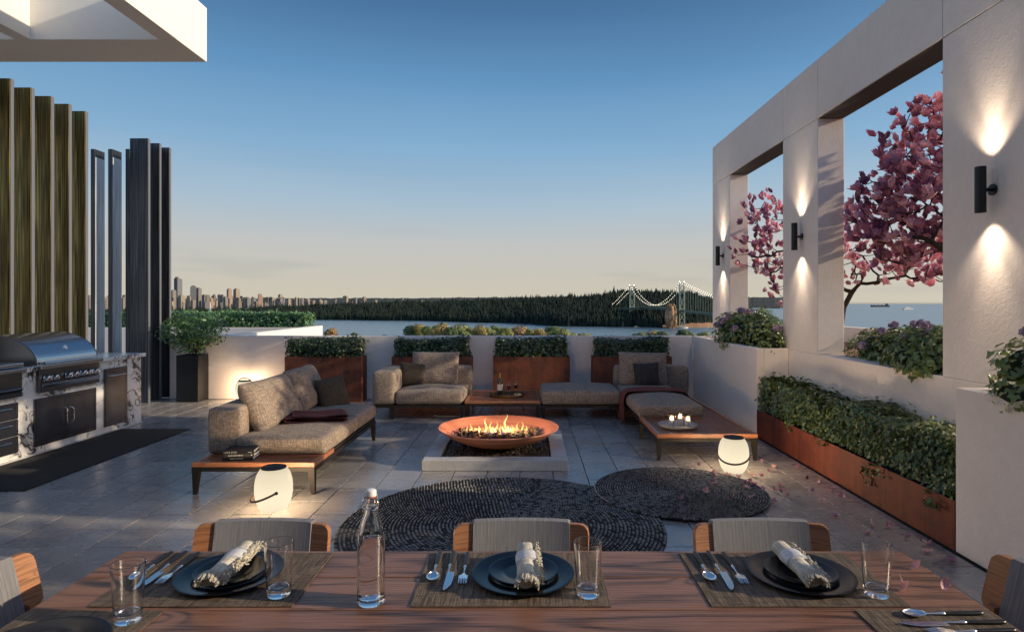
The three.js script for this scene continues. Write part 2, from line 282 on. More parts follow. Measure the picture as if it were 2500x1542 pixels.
// ---------------------------------------------------------------- right side: portal wall
{
  const X0 = 3.15, X1 = 3.44, yb = 3.62, yt = 4.26, yl = 1.045, edges = [10.43, 9.54, 7.55, 6.64, 4.64, 3.73, .95, .24, -1.18, -2.1];
  const w = thing('portal_wall', 'tall pale stucco portal wall with square openings and wall lamps', 'wall');
  part(w, 'ledge', box(X0, X1, 0, yl, -10.43, 2.1, .006), M.stucco);
  for (let i = 0; i < edges.length; i += 2) part(w, 'pillar', box(X0 + .001, X1 - .001, yl + .001, yb - .006, -edges[i], -edges[i + 1], .006), M.stucco);
  const g = .007;
  for (let i = 0; i + 1 < edges.length; i++) part(w, 'beam_panel', box(X0, X1, yb, yt, -edges[i] + g / 2, -edges[i + 1] - g / 2, .003), M.stucco);
  part(w, 'joint_backing', box(X0 + .012, X1 - .012, yb - .007, yt - .012, -10.42, 2.09, 0), M.joint);
}
function stoneBox(label, d0, d1) {
  const w = thing('wall_planter', label, 'planter');
  const x0 = 2.76, x1 = 3.147, h = 1.058;
  part(w, 'front_panel', box(x0, x0 + .09, 0, h, -d1, -d0, .006), M.stucco);
  part(w, 'end_panel', box(x0 + .091, x1, 0, h, -d0 - .09, -d0, .006), M.stucco);
  part(w, 'end_panel', box(x0 + .091, x1, 0, h, -d1, -d1 + .09, .006), M.stucco);
  part(w, 'soil', box(x0 + .091, x1, .9, 1.0, -d1 + .091, -d0 - .091, 0), M.soil);
}
stoneBox('tall stucco planter box in the far right corner beside the corner chaise', 7.37, 10.228);
stoneBox('tall stucco planter box at the right edge nearest the dining table', .6, 3.94);
{ // planting bed outside the openings, where the magnolias stand
  struct('planting_bed', box(3.45, 5.4, .2, .95, -10.6, 2.4, 0), M.mulch);
  tag(part(scene, 'outer_parapet_wall', box(5.4, 5.6, -15, 1.2, -10.8, 2.6, .006), M.stucco), 'outer parapet wall closing the planting bed beyond the portals', 'wall');
}
{ // the penthouse front that the terrace belongs to, behind the dining table
  const b = thing('penthouse_front', 'penthouse front with dark glazing behind the dining table, outside the picture', 'building');
  part(b, 'wall', join([box(-9.2, 3.1, 3.1, 4.9, 2.0, 2.3, 0), box(-9.2, -8.6, 0, 3.1, 2.0, 2.3, 0), box(2.2, 3.1, 0, 3.1, 2.0, 2.3, 0)]), M.stucco);
  for (let k = 0; k < 6; k++) { const x = -8.6 + k * 1.8; part(b, 'glass_door', box(x + .04, x + 1.76, .03, 3.06, 2.12, 2.14, 0), phy({ color: rgb(.02, .022, .025), roughness: .04 })); part(b, 'door_frame', join([box(x, x + .04, 0, 3.1, 2.08, 2.18, 0), box(x + .041, x + 1.759, 0, .03, 2.08, 2.18, 0), box(x + .041, x + 1.759, 3.06, 3.1, 2.08, 2.18, 0)]), M.black); }
}
// wall lamps
const sconcePos = [4.13, 7.02, 9.86];
sconcePos.forEach((d, i) => {
  const t = thing('wall_sconce', ['black tube wall lamp on the near right pillar, largest of three', 'black tube wall lamp on the middle pillar between the two openings', 'black tube wall lamp on the farthest pillar, smallest of three'][i], 'wall lamp', [3.15, 2.37, -d], 0, 'up and down wall lamps on the portal pillars');
  const ax = -.088;
  part(t, 'tube', moved(lathe([[.022, -.155], [.034, -.155], [.034, .155], [.022, .155], [.022, .13], [.001, .13], [.001, -.13], [.022, -.13], [.022, -.155]], 24), ax, 0, 0), M.black);
  part(t, 'bracket', moved(new THREE.CylinderGeometry(.012, .012, .06, 12), -.032, 0, 0, 0, 0, Math.PI / 2), M.black);
  part(t, 'mounting_plate', moved(new THREE.CylinderGeometry(.038, .038, .012, 24), -.007, 0, 0, 0, 0, Math.PI / 2), M.black);
  for (const s of [1, -1]) {
    part(t, 'lamp_lens', moved(new THREE.CylinderGeometry(.021, .021, .006, 20), ax, s * .135, 0), M.lantern);
    for (const [ang, pen, I] of [[.86, .5, 1.25], [.42, .85, 2.4]]) {
      const l = new THREE.SpotLight(new THREE.Color(1, .82, .6), I, 0, ang, pen, 2);
      l.position.set(3.15 + ax, 2.37 + s * .16, -d); l.target.position.set(3.15 + ax + (ang < .5 ? .03 : 0), 2.37 + s * 2, -d); l.castShadow = true; l.shadow.radius = .8; scene.add(l, l.target);
    }
  }
});
// ---------------------------------------------------------------- left side: pergola and fin screens
{
  const p = thing('pergola', 'cream flat pergola frame overhead at top left, lit by the sun', 'pergola');
  const y0 = 4.25, y1 = 4.84, zf = -6.7, zn = -6.13;
  part(p, 'header_beam', box(-9.5, -3.532, y0, y1, zf, zn, .006), M.cream);
  part(p, 'edge_beam', box(-3.722, -3.53, y0, y1, zn + .001, 2, .006), M.cream);
  for (const x of [-5.17, -6.62, -8.07]) part(p, 'rafter', box(x, x + .16, y0 + .002, y1 - .002, zn + .001, 2, .006), M.cream);
}
{
  const mk = (label, xs) => {
    const s = thing('fin_screen', label, 'screen', [0, 0, 0], 0, undefined);
    xs.forEach(([x, d, w, t, top, dark]) => {
      const f = part(s, 'fin', box(x - w, x, 0, top, -d - t, -d, .003, [rr(0, 5), rr(0, 5)]), dark ? M.finDark : M.finWood);
      part(f, 'edge_strip', box(x + .0005, x + .009, .002, top - .002, -d - t + .004, -d - .004, .001), M.finEdge);
    });
    return s;
  };
  mk('row of five tall wood fins standing behind the barbecue', [5.68, 5.98, 6.29, 6.595, 6.9, 7.205, 7.51, 7.82, 8.125, 8.43].map((d) => [-6.13, d, .29, .055, 4.26, false]));
  mk('three tall dark fins in a row beside the bushy black planter', [9.82, 10.12, 10.4].map((d) => [-6.13, d, .29, .055, 4.26, true]));
  const s = thing('fin_screen', 'pair of pale bluish fins seen through the gap behind the counter', 'screen');
  for (const x of [-7.77, -7.47, -7.17, -6.87]) {
    const f = part(s, 'fin', box(x - .07, x, 0, 4.26, -10.75, -10.5, .003), M.finDark);
    part(f, 'cladding', box(x + .0005, x + .008, 0, 4.12, -10.74, -10.51, .001), M.finPale);
  }
}
// ---------------------------------------------------------------- foliage
function leafGeo(kind) { // small folded leaf in the xz plane, pointing to +z, about one unit long
  const P = kind === 'ivy'
    ? [[0, 0, -.1], [.32, .06, -.22], [.5, -.02, .12], [.24, .05, .2], [0, -.06, .75], [-.24, .05, .2], [-.5, -.02, .12], [-.32, .06, -.22], [0, .02, .15]]
    : [[0, 0, -.45], [.27, .07, -.1], [.24, .06, .2], [0, -.04, .55], [-.24, .06, .2], [-.27, .07, -.1], [0, 0, .05]];
  const c = P.length - 1, pos = [], idx = []; P.forEach((p) => pos.push(...p)); for (let i = 0; i < c; i++) idx.push(c, (i + 1) % c, i);
  const g = new THREE.BufferGeometry(); g.setAttribute('position', new THREE.Float32BufferAttribute(pos, 3)); g.setIndex(idx); g.computeVertexNormals(); g.setAttribute('uv', new THREE.Float32BufferAttribute(new Float32Array(P.length * 2), 2)); return g;
}
const boxLeaf = leafGeo('box'), ivyLeaf = leafGeo('ivy');
M.leaf = phy({ color: rgb(1, 1, 1), roughness: .36, transmission: .48, thickness: 0, side: THREE.DoubleSide });
M.leafCore = std({ color: rgb(.012, .018, .009), roughness: 1 });
M.bark = std({ color: rgb(.035, .024, .018), roughness: .95, bumpMap: stuccoBump, bumpScale: .004 });
const tones = { lush: [[.20, .27, .07], [.27, .34, .08], [.13, .19, .06], [.38, .40, .10]], box: [[.075, .115, .045], [.11, .155, .06], [.055, .09, .042], [.15, .19, .08]], ivy: [[.11, .165, .045], [.16, .22, .055], [.075, .125, .042], [.25, .27, .065]], bright: [[.12, .24, .075], [.17, .30, .10], [.08, .17, .055], [.22, .36, .12]] };
const up = V(0, 1, 0);
// leaves over a surface given by sample() -> {p, n}
function leaves(parent, count, sample, geo, size, tone, name = 'foliage') {
  const mats = [], cols = [], m = new THREE.Matrix4(), q = new THREE.Quaternion(), b = V();
  for (let i = 0; i < count; i++) {
    const s = sample(); if (!s) continue;
    const n = s.n.clone().addScaledVector(up, .5).add(V(rr(-.7, .7), rr(-.6, .6), rr(-.7, .7))).normalize();
    q.setFromUnitVectors(up, n); q.multiply(new THREE.Quaternion().setFromAxisAngle(up, rr(0, 6.283)));
    const k = size * rr(.65, 1.3); m.compose(s.p, q, V(k, k, k)); mats.push(m.clone());
    const t = tone[Math.floor(rnd() * rnd() * tone.length * 1.35) % tone.length], l = rr(.75, 1.25); cols.push(new THREE.Color().setRGB(t[0] * l, t[1] * l, t[2] * l));
  }
  return stuffInst(parent, name, geo, M.leaf, mats, cols);
}
// hedge filling a box whose faces swell by noise
function hedgeSample(x0, x1, y0, y1, z0, z1, bump, sd, lumps = 0) {
  const cx = (x0 + x1) / 2, cz = (z0 + z1) / 2;
  return () => { const s = one(); if (rnd() < .05) s.p.addScaledVector(s.n, rr(.01, .06)).add(V(0, rr(0, .035), 0)); return s; };
  function one() {
    const x = rr(x0, x1), z = rr(z0, z1), y = rr(y0, y1), a = [(z1 - z0) * (y1 - y0), (z1 - z0) * (y1 - y0), (x1 - x0) * (z1 - z0), (x1 - x0) * (y1 - y0) * 1.2, (x1 - x0) * (y1 - y0) * .5];
    let r = rnd() * a.reduce((s, v) => s + v), f = 0; while (r > a[f]) r -= a[f++];
    const nz = (p, q) => (fbm(p * 3.2 + 50, q * 3.2 + 50, 999, 999, sd, 3) - .45) * 2 * bump, deep = -Math.pow(rnd(), 1.5) * .07;
    const round = (t) => Math.sqrt(Math.max(0, 1 - Math.pow(Math.abs(t), 6)));
    const top = y1 + lumps * (fbm(x * 2.1 + 30, z * 2.1 + 30, 999, 999, sd + 3, 2) - .5) * 2;
    if (f === 0) return { p: V(x0 - nz(z, y) - deep, lerp(y0, top, (y - y0) / (y1 - y0)), z), n: V(-1, .2, 0) };
    if (f === 1) return { p: V(x1 + nz(z, y) + deep, lerp(y0, top, (y - y0) / (y1 - y0)), z), n: V(1, .2, 0) };
    if (f === 2) return { p: V(x, top + nz(x, z) + deep - .05 * (1 - round((x - cx) / (x1 - x0) * 2) * round((z - cz) / (z1 - z0) * 2)), z), n: V((x - cx) * .6, 1, (z - cz) * .6) };
    if (f === 3) return { p: V(x, lerp(y0, top, (y - y0) / (y1 - y0)), z1 + nz(x, y) + deep), n: V(0, .2, 1) };
    return { p: V(x, lerp(y0, top, (y - y0) / (y1 - y0)), z0 - nz(x, y) - deep), n: V(0, .2, -1) };
  }
}
function ballSample(blobs, sd) { // blobs: [x, y, z, rx, ry, rz]
  const wsum = blobs.map((b) => b[3] * b[4] + b[4] * b[5]), tot = wsum.reduce((a, b) => a + b);
  return () => {
    let r = rnd() * tot, k = 0; while (k < blobs.length - 1 && r > wsum[k]) r -= wsum[k++];
    const b = blobs[k], n = V(rr(-1, 1), rr(-.8, 1), rr(-1, 1)); if (n.lengthSq() > 1 || n.lengthSq() < .01) return null; n.normalize();
    const s = .78 + .3 * rnd() + .3 * (fbm(n.x * 2 + 9, n.z * 2 + n.y * 2 + 9, 99, 99, sd + k, 2) - .5);
    return { p: V(b[0] + n.x * b[3] * s, b[1] + n.y * b[4] * s, b[2] + n.z * b[5] * s), n };
  };
}
// corten boxes with hedges along the back wall
[[-3.956, -2.708, 'leftmost of the four rust planters, standing behind the left sofa'], [-2.22, -.929, 'rust planter hidden behind the low armchair and its big cushion'], [-.573, .675, 'rust planter in full view behind the wine table'], [1.05, 2.33, 'rightmost rust planter, standing behind the corner chaise']].forEach(([x0, x1, what], i) => {
  const cx = (x0 + x1) / 2, hw = (x1 - x0) / 2, t = thing('corten_planter', 'rusty steel trough planter: ' + what, 'planter', [cx, 0, -10.06], 0, 'rust planters along the back wall');
  const z0 = -.165, z1 = .17, h = .738;
  part(t, 'front_panel', box(-hw, hw, 0, h, z1 - .012, z1, .003, [i * 1.7, .3]), M.corten); part(t, 'back_panel', box(-hw, hw, 0, h, z0, z0 + .012, .003), M.corten);
  for (const s of [-1, 1]) part(t, 'end_panel', box(s > 0 ? hw - .012 : -hw, s > 0 ? hw : -hw + .012, 0, h, z0 + .0125, z1 - .0125, .003, [i, 2]), M.corten);
  part(t, 'soil', box(-hw + .013, hw - .013, .6, .69, z0 + .013, z1 - .013, 0), M.soil);
  const hd = thing('boxwood_hedge', 'clipped dark green hedge in the ' + ['leftmost rust planter, behind the left sofa', 'rust planter behind the armchair', 'rust planter behind the wine table', 'rightmost rust planter, behind the chaise'][i], 'hedge', [cx, 0, -10.06], 0, 'clipped hedges in the back planters');
  part(hd, 'branches', box(-hw + .1, hw - .1, .69, .92, -.09, .1, .04), M.leafCore);
  leaves(hd, 2300, hedgeSample(-hw + .04, hw - .05, .74, 1.03, -.15, .17, .045, 11 + i, .06), boxLeaf, .05, tones.box);
});
{ // long low corten trough at the right
  const t = thing('corten_planter', 'long low rusty steel trough running along the right wall', 'planter');
  part(t, 'front_panel', box(2.758, 2.77, 0, .325, -7.366, -3.944, .003, [0, .3]), M.cortenDeep);
  part(t, 'soil', box(2.771, 3.148, .1, .27, -7.366, -3.944, 0), M.soil);
  const hd = thing('ivy_hedge', 'long leafy green hedge growing in the low trough along the right wall', 'hedge');
  part(hd, 'branches', box(2.84, 3.10, .27, .58, -7.3, -4.0, .04), M.leafCore);
  leaves(hd, 15000, hedgeSample(2.79, 3.12, .33, .69, -7.33, -3.97, .07, 41, .07), boxLeaf, .043, tones.ivy);
  const hang = []; for (let i = 0; i < 6; i++) { const z = rr(-7.2, -4.1), y = rr(.18, .34), x = 2.735; hang.push([x, y + .05, z, .03, .08, .09]); }
  leaves(hd, 230, ballSample(hang, 43), boxLeaf, .042, tones.ivy, 'hanging_shoots');
}
// flowering ivy
const petalShape = (L, W, cup, segs = 2) => { // petal from the origin along +z, curling upward
  const pos = [], idx = [];
  for (let j = 0; j <= segs; j++) { const t = j / segs, w = W * Math.sin(Math.PI * Math.pow(t * .88 + .08, .8)), a = cup * t, y = L * (Math.sin(a) * t * .9), z = L * t * Math.cos(a * .6); pos.push(-w / 2, y + w * .18, z, 0, y, z * 1.04, w / 2, y + w * .18, z); }
  for (let j = 0; j < segs; j++) for (let k = 0; k < 2; k++) { const a = j * 3 + k; idx.push(a, a + 3, a + 1, a + 1, a + 3, a + 4); }
  const g = new THREE.BufferGeometry(); g.setAttribute('position', new THREE.Float32BufferAttribute(pos, 3)); g.setIndex(idx); return g;
};
function flowerGeo(n, L, W, cup, spread, inner) {
  const list = [];
  for (let i = 0; i < n; i++) { const g = petalShape(L * rr(.9, 1.1), W, cup); g.rotateX(-spread + rr(-.12, .12)); g.rotateY(i / n * 6.283 + rr(-.15, .15)); list.push(g.toNonIndexed()); }
  for (let i = 0; i < inner; i++) { const g = petalShape(L * .85, W * .85, cup * .6); g.rotateX(-spread - .45); g.rotateY((i + .5) / inner * 6.283); list.push(g.toNonIndexed()); }
  const g = mergeGeometries(list); g.computeVertexNormals(); return metreUV(g);
}
M.blossom = phy({ color: rgb(.70, .33, .45), roughness: .55, transmission: .45, thickness: 0, side: THREE.DoubleSide });
M.blossomPale = phy({ color: rgb(.88, .55, .62), roughness: .55, transmission: .45, thickness: 0, side: THREE.DoubleSide });
M.blossomDark = phy({ color: rgb(.40, .16, .27), roughness: .55, transmission: .4, thickness: 0, side: THREE.DoubleSide });
M.lilac = phy({ color: rgb(.40, .29, .40), roughness: .6, transmission: .3, thickness: 0, side: THREE.DoubleSide });
const lilacHead = [0, 1].map(() => { const l = [metreUV(new THREE.IcosahedronGeometry(.036, 1))]; for (let i = 0; i < 16; i++) { const g = flowerGeo(4, .022, .02, .3, .15, 0); const n = V(rr(-1, 1), rr(-.3, 1), rr(-1, 1)).normalize(); g.applyQuaternion(new THREE.Quaternion().setFromUnitVectors(up, n)); g.translate(n.x * .036, n.y * .032, n.z * .036); l.push(g); } return mergeGeometries(l); });
function ivyBush(label, blobs, count, flowers, sd) {
  const t = thing('flowering_ivy', label, 'plant');
  const core = blobs.map((b) => { const g = new THREE.SphereGeometry(1, 10, 7); g.scale(b[3] * .66, b[4] * .66, b[5] * .66); g.translate(b[0], b[1], b[2]); return g; });
  part(t, 'branches', join(core), M.leafCore);
  leaves(t, count, ballSample(blobs, sd), ivyLeaf, .055, tones.lush);
  const s = ballSample(blobs.slice(0, flowers[1] || 3), sd + 9);
  let n = 0; while (n < flowers[0]) { const q = s(); if (!q || q.n.y < -.05 || q.n.x > .45) continue; part(t, 'flower_head', lilacHead[n % 2], M.lilac, [q.p.x + q.n.x * .03, q.p.y + q.n.y * .05 + .02, q.p.z + q.n.z * .03], [rr(-.3, .3), rr(0, 6), rr(-.3, .3)]).scale.setScalar(rr(.8, 1.35)); n++; }
}
ivyBush('flowering ivy with lilac heads spilling over the far corner planter box', [[3.0, 1.2, -8.9, .27, .27, .4], [2.98, 1.2, -8.35, .26, .26, .4], [3.02, 1.2, -7.85, .24, .27, .35], [2.84, 1.06, -8.6, .13, .14, .25], [3.0, 1.1, -7.5, .17, .15, .14], [3.25, 1.3, -8.8, .3, .25, .5]], 4800, [13, 3], 51);
ivyBush('flowering ivy filling the ledge of the larger near opening', [[3.6, 1.14, -6.25, .3, .2, .35], [3.6, 1.15, -5.8, .32, .21, .4], [3.55, 1.17, -5.3, .33, .22, .4], [3.6, 1.2, -4.9, .38, .23, .36], [3.3, 1.12, -5.15, .22, .15, .45], [3.26, 1.07, -5.0, .18, .1, .34], [3.9, 1.2, -5.6, .4, .2, .9]], 7500, [15, 4], 61);
ivyBush('flowering ivy at the right edge spilling from the nearest planter box', [[2.97, 1.2, -3.62, .17, .2, .2], [2.98, 1.25, -3.3, .2, .26, .25], [2.95, 1.22, -2.9, .24, .26, .4], [2.80, 1.07, -3.5, .08, .09, .2]], 2800, [11, 3], 71);
ivyBush('flowering ivy growing on the ledge of the smaller far opening', [[3.7, 1.15, -8.9, .34, .2, .5], [3.7, 1.15, -8.1, .34, .2, .5]], 2000, [5, 2], 81);
{ // far hedge on the neighbour's planter
  const hd = thing('boxwood_hedge', 'long bright green hedge on the neighbouring planter wall, behind the left fins', 'hedge');
  part(hd, 'branches', box(-15.3, -5.8, .9, 1.2, -15.95, -15.55, .04), M.leafCore);
  leaves(hd, 9000, hedgeSample(-15.4, -5.62, .98, 1.36, -16.05, -15.4, .06, 91, .03), boxLeaf, .085, tones.bright);
}
{ // tall black planter with a round bush
  const t = thing('tall_planter', 'tall square black planter standing by the dark fins', 'planter', [-5.54, 0, -10.06]);
  const a = .178, h = .76;
  part(t, 'front_panel', box(-a, a, 0, h, .15, .165, .004), M.black); part(t, 'back_panel', box(-a, a, 0, h, -.165, -.15, .004), M.black);
  for (const s of [-1, 1]) part(t, 'side_panel', box(s < 0 ? -a : a - .015, s < 0 ? -a + .015 : a, 0, h, -.149, .149, .004), M.black);
  part(t, 'soil', box(-a + .016, a - .016, .6, .7, -.148, .148, 0), M.soil);
  const b = thing('round_bush', 'loose round bright green bush growing in the tall black planter', 'bush', [-5.5, 0, -10.0]);
  const st = []; for (let i = 0; i < 12; i++) { const an = i / 12 * 6.28, r = rr(.15, .4); st.push(tube([[rr(-.05, .05), .68, rr(-.05, .05)], [Math.cos(an) * r * .3, .85, Math.sin(an) * r * .2], [Math.cos(an) * r, rr(1.0, 1.3), Math.sin(an) * r * .7]], .008, 6, 5)); }
  part(b, 'stems', join(st), M.bark);
  leaves(b, 3600, ballSample([[0, 1.2, 0, .46, .25, .34], [-.2, 1.13, .02, .33, .23, .3], [.22, 1.14, .03, .33, .24, .3], [0, 1.0, .05, .3, .22, .26], [.1, 1.27, 0, .36, .2, .3]], 95), boxLeaf, .055, tones.bright);
}
// ---------------------------------------------------------------- magnolia trees
const blossoms = [flowerGeo(6, .068, .046, .9, .75, 3), flowerGeo(6, .074, .048, .7, 1.05, 2), flowerGeo(7, .07, .05, .5, .4, 3)];
function magnolia(label, trunk, clusters, nBloom) {
  const t = thing('magnolia_tree', label, 'tree');
  const nodes = trunk.map((p, i) => ({ p: V(...p), parent: i - 1, kids: 0 }));
  const pts = clusters.map((c) => V(...c)).sort((a, b) => a.distanceTo(nodes[nodes.length - 1].p) - b.distanceTo(nodes[nodes.length - 1].p));
  const tips = [];
  for (const c of pts) {
    let best = -1, bd = 1e9; nodes.forEach((n, i) => { if (i < trunk.length - 2) return; let d = n.p.distanceTo(c); d += Math.max(0, n.p.y - c.y) * .5; if (d < bd) { bd = d; best = i; } });
    const a = nodes[best].p, n = Math.max(2, Math.round(bd / .12)); let prev = best;
    const sag = V(rr(-.12, .12), rr(-.16, .02), rr(-.12, .12)).multiplyScalar(bd);
    for (let k = 1; k <= n; k++) { const s = k / n, q = a.clone().lerp(c, s).addScaledVector(sag, Math.sin(s * Math.PI)).add(V(rr(-.012, .012), rr(-.012, .012), rr(-.012, .012))); nodes.push({ p: q, parent: prev, kids: 0 }); prev = nodes.length - 1; }
    tips.push(prev);
  }
  for (let i = nodes.length - 1; i > 0; i--) { if (!nodes[i].kids) nodes[i].kids = 1; if (nodes[i].parent >= 0) nodes[nodes[i].parent].kids += nodes[i].kids; }
  const seg = { trunk: [], branches: [] };
  nodes.forEach((n, i) => { if (n.parent < 0) return; const a = nodes[n.parent], r1 = .0046 * Math.pow(a.kids, .46), r2 = .0046 * Math.pow(n.kids, .46), d = n.p.clone().sub(a.p), L = d.length(); if (L < 1e-4) return; const g = new THREE.CylinderGeometry(r2, Math.min(r1, r2 * 1.5), L * 1.06, r1 > .02 ? 9 : 5, 1, true); g.applyQuaternion(new THREE.Quaternion().setFromUnitVectors(up, d.normalize())); g.translate((a.p.x + n.p.x) / 2, (a.p.y + n.p.y) / 2, (a.p.z + n.p.z) / 2); (i < trunk.length ? seg.trunk : seg.branches).push(g); });
  part(t, 'trunk', join(seg.trunk), M.bark); part(t, 'branches', join(seg.branches), M.bark);
  const all = [];
  const m4 = new THREE.Matrix4(), q = new THREE.Quaternion();
  tips.forEach((i) => { const n = nodes[i], dir = n.p.clone().sub(nodes[n.parent].p).normalize().addScaledVector(up, .7).normalize(); for (let k = 0; k < nBloom; k++) { const f = dir.clone().add(V(rr(-.8, .8), rr(-.35, .6), rr(-.8, .8))).normalize(), p = n.p.clone().add(V(rr(-.085, .085), rr(-.05, .085), rr(-.085, .085))); all.push({ p, f, s: rr(.95, 1.5), y: rr(0, 6.28) }); } });
  all.forEach((b) => { b.depth = b.p.distanceTo(camera.position) + (b.p.x > 3.5 + (-b.p.z - 4) * .33 ? 3 : 0); }); all.sort((a, b) => a.depth - b.depth);
  const inst = [[], [], []], cols = [[], [], []], mm = [M.blossom, M.blossomPale, M.blossomDark];
  all.forEach((b, i) => {
    q.setFromUnitVectors(up, b.f).multiply(new THREE.Quaternion().setFromAxisAngle(up, b.y)); const k = Math.floor(rnd() * 3), c = Math.floor(rnd() * 3);
    if (i < 300) { const m = part(t, 'blossom', blossoms[k], mm[c], b.p.toArray()); m.quaternion.copy(q); m.scale.setScalar(b.s); }
    else { m4.compose(b.p, q, V(b.s, b.s, b.s)); inst[k].push(m4.clone()); cols[k].push(new THREE.Color().setRGB(...[[1, 1, 1], [1.4, 1.85, 1.5], [.5, .42, .55]][c])); }
  });
  inst.forEach((l, k) => { if (l.length) stuffInst(t, 'blossoms', blossoms[k], M.blossom, l, cols[k]); });
}
const inBlob = (list, n, skip) => { const out = []; let guard = 0; while (out.length < n && guard++ < 9999) { const b = list[Math.floor(rnd() * list.length)], p = [rr(-1, 1), rr(-1, 1), rr(-1, 1)], L = Math.hypot(...p); if (L > 1 || L < .25) continue; const c = [b[0] + p[0] * b[3], b[1] + p[1] * b[4], b[2] + p[2] * b[5]]; if (c[0] < 3.5 && skip(c)) continue; if (out.some((o) => Math.hypot(o[0] - c[0], o[1] - c[1], o[2] - c[2]) < .125)) continue; out.push(c); } return out; };
const inWall = (c) => { const d = -c[2]; return c[0] < 3.05 || !((d > 4.75 && d < 6.55 && c[1] < 3.5) || (d > 7.7 && d < 9.45 && c[1] < 3.5)); };
magnolia('large pink magnolia filling the nearer opening, dense with blossom', [[4.45, .9, -5.15], [4.42, 1.3, -5.2], [4.36, 1.62, -5.3], [4.25, 1.9, -5.45]],
  inBlob([[4.25, 2.75, -5.75, .8, .75, .75], [4.55, 3.1, -5.7, .75, .75, .75], [3.75, 2.45, -6.1, .45, .5, .5], [3.6, 2.3, -6.15, .33, .3, .35], [3.55, 2.5, -6.25, .25, .45, .22], [4.1, 3.15, -6.1, .5, .5, .5], [4.3, 3.6, -5.4, .45, .35, .4]], 430, inWall), 3);
magnolia('airy pink magnolia farther back, its branches showing through the far opening', [[4.16, .9, -8.05], [4.12, 1.25, -8.05], [4.14, 1.55, -8.0], [4.22, 1.75, -7.95]],
  inBlob([[3.55, 2.9, -9.1, .42, .35, .4], [3.5, 2.35, -9.15, .4, .3, .35], [3.75, 1.95, -8.7, .35, .35, .35], [4.4, 2.1, -7.5, .75, .3, .5], [4.75, 2.0, -7.1, .5, .25, .4], [4.1, 2.5, -8.3, .5, .5, .5]], 170, inWall), 3);
magnolia('pink magnolia beyond the near end of the portal wall, outside the picture', [[4.7, .9, -2.75], [4.68, 1.25, -2.75], [4.62, 1.5, -2.72]],
  inBlob([[4.6, 2.0, -2.75, .65, .6, .62], [4.6, 2.75, -2.75, .65, .75, .62], [4.3, 2.3, -2.9, .5, .7, .5], [4.5, 3.3, -2.7, .5, .4, .5]], 330, inWall), 4);

// ---------------------------------------------------------------- lounge furniture
const leg = (x, z, h, lean = [0, 0], s = .05) => taper([x + lean[0], 0, z + lean[1]], [x, h, z], s * .55, s);
function rails(x0, x1, y0, y1, z0, z1, t = .035) { return join([box(x0, x1, y0, y1, z1 - t, z1, .003), box(x0, x1, y0, y1, z0, z0 + t, .003), box(x0, x0 + t, y0, y1, z0 + t, z1 - t, .003), box(x1 - t, x1, y0, y1, z0 + t, z1 - t, .003)]); }
// slatted deck: rims all round and slats along x or z, each a piece
function deck(parent, x0, x1, y0, y1, z0, z1, along, pitch, rims = [1, 1, 1, 1]) {
  const rim = .045, off = () => [rr(0, 9), rr(0, 9)];
  if (rims[0]) part(parent, 'rim', box(x0, x1, y0, y1, z1 - rim, z1, .004, off()), M.teak);
  if (rims[1]) part(parent, 'rim', box(x0, x1, y0, y1, z0, z0 + rim, .004, off()), M.teak);
  const za = z0 + (rims[1] ? rim : 0), zb = z1 - (rims[0] ? rim : 0);
  if (rims[2]) part(parent, 'rim', box(x0, x0 + rim, y0, y1, za + .001, zb - .001, .004, off(), true), M.teak);
  if (rims[3]) part(parent, 'rim', box(x1 - rim, x1, y0, y1, za + .001, zb - .001, .004, off(), true), M.teak);
  const xa = x0 + (rims[2] ? rim : 0), xb = x1 - (rims[3] ? rim : 0), s = pitch * .56;
  if (along === 'x') for (let z = za + pitch * .4; z + s < zb; z += pitch) part(parent, 'slat', box(xa + .001, xb - .001, y1 - .022, y1 - rr(.001, .003), z, z + s, .002, off()), M.slat);
  else for (let x = xa + pitch * .4; x + s < xb; x += pitch) part(parent, 'slat', box(x, x + s, y1 - .022, y1 - rr(.001, .003), za + .001, zb - .001, .002, off(), true), M.slat);
}
const cushionAt = (t, name, w, h, d, r, crown, pos, sd) => part(t, name, soft(w, h, d, r, crown, .004, sd), M.fabric, pos);
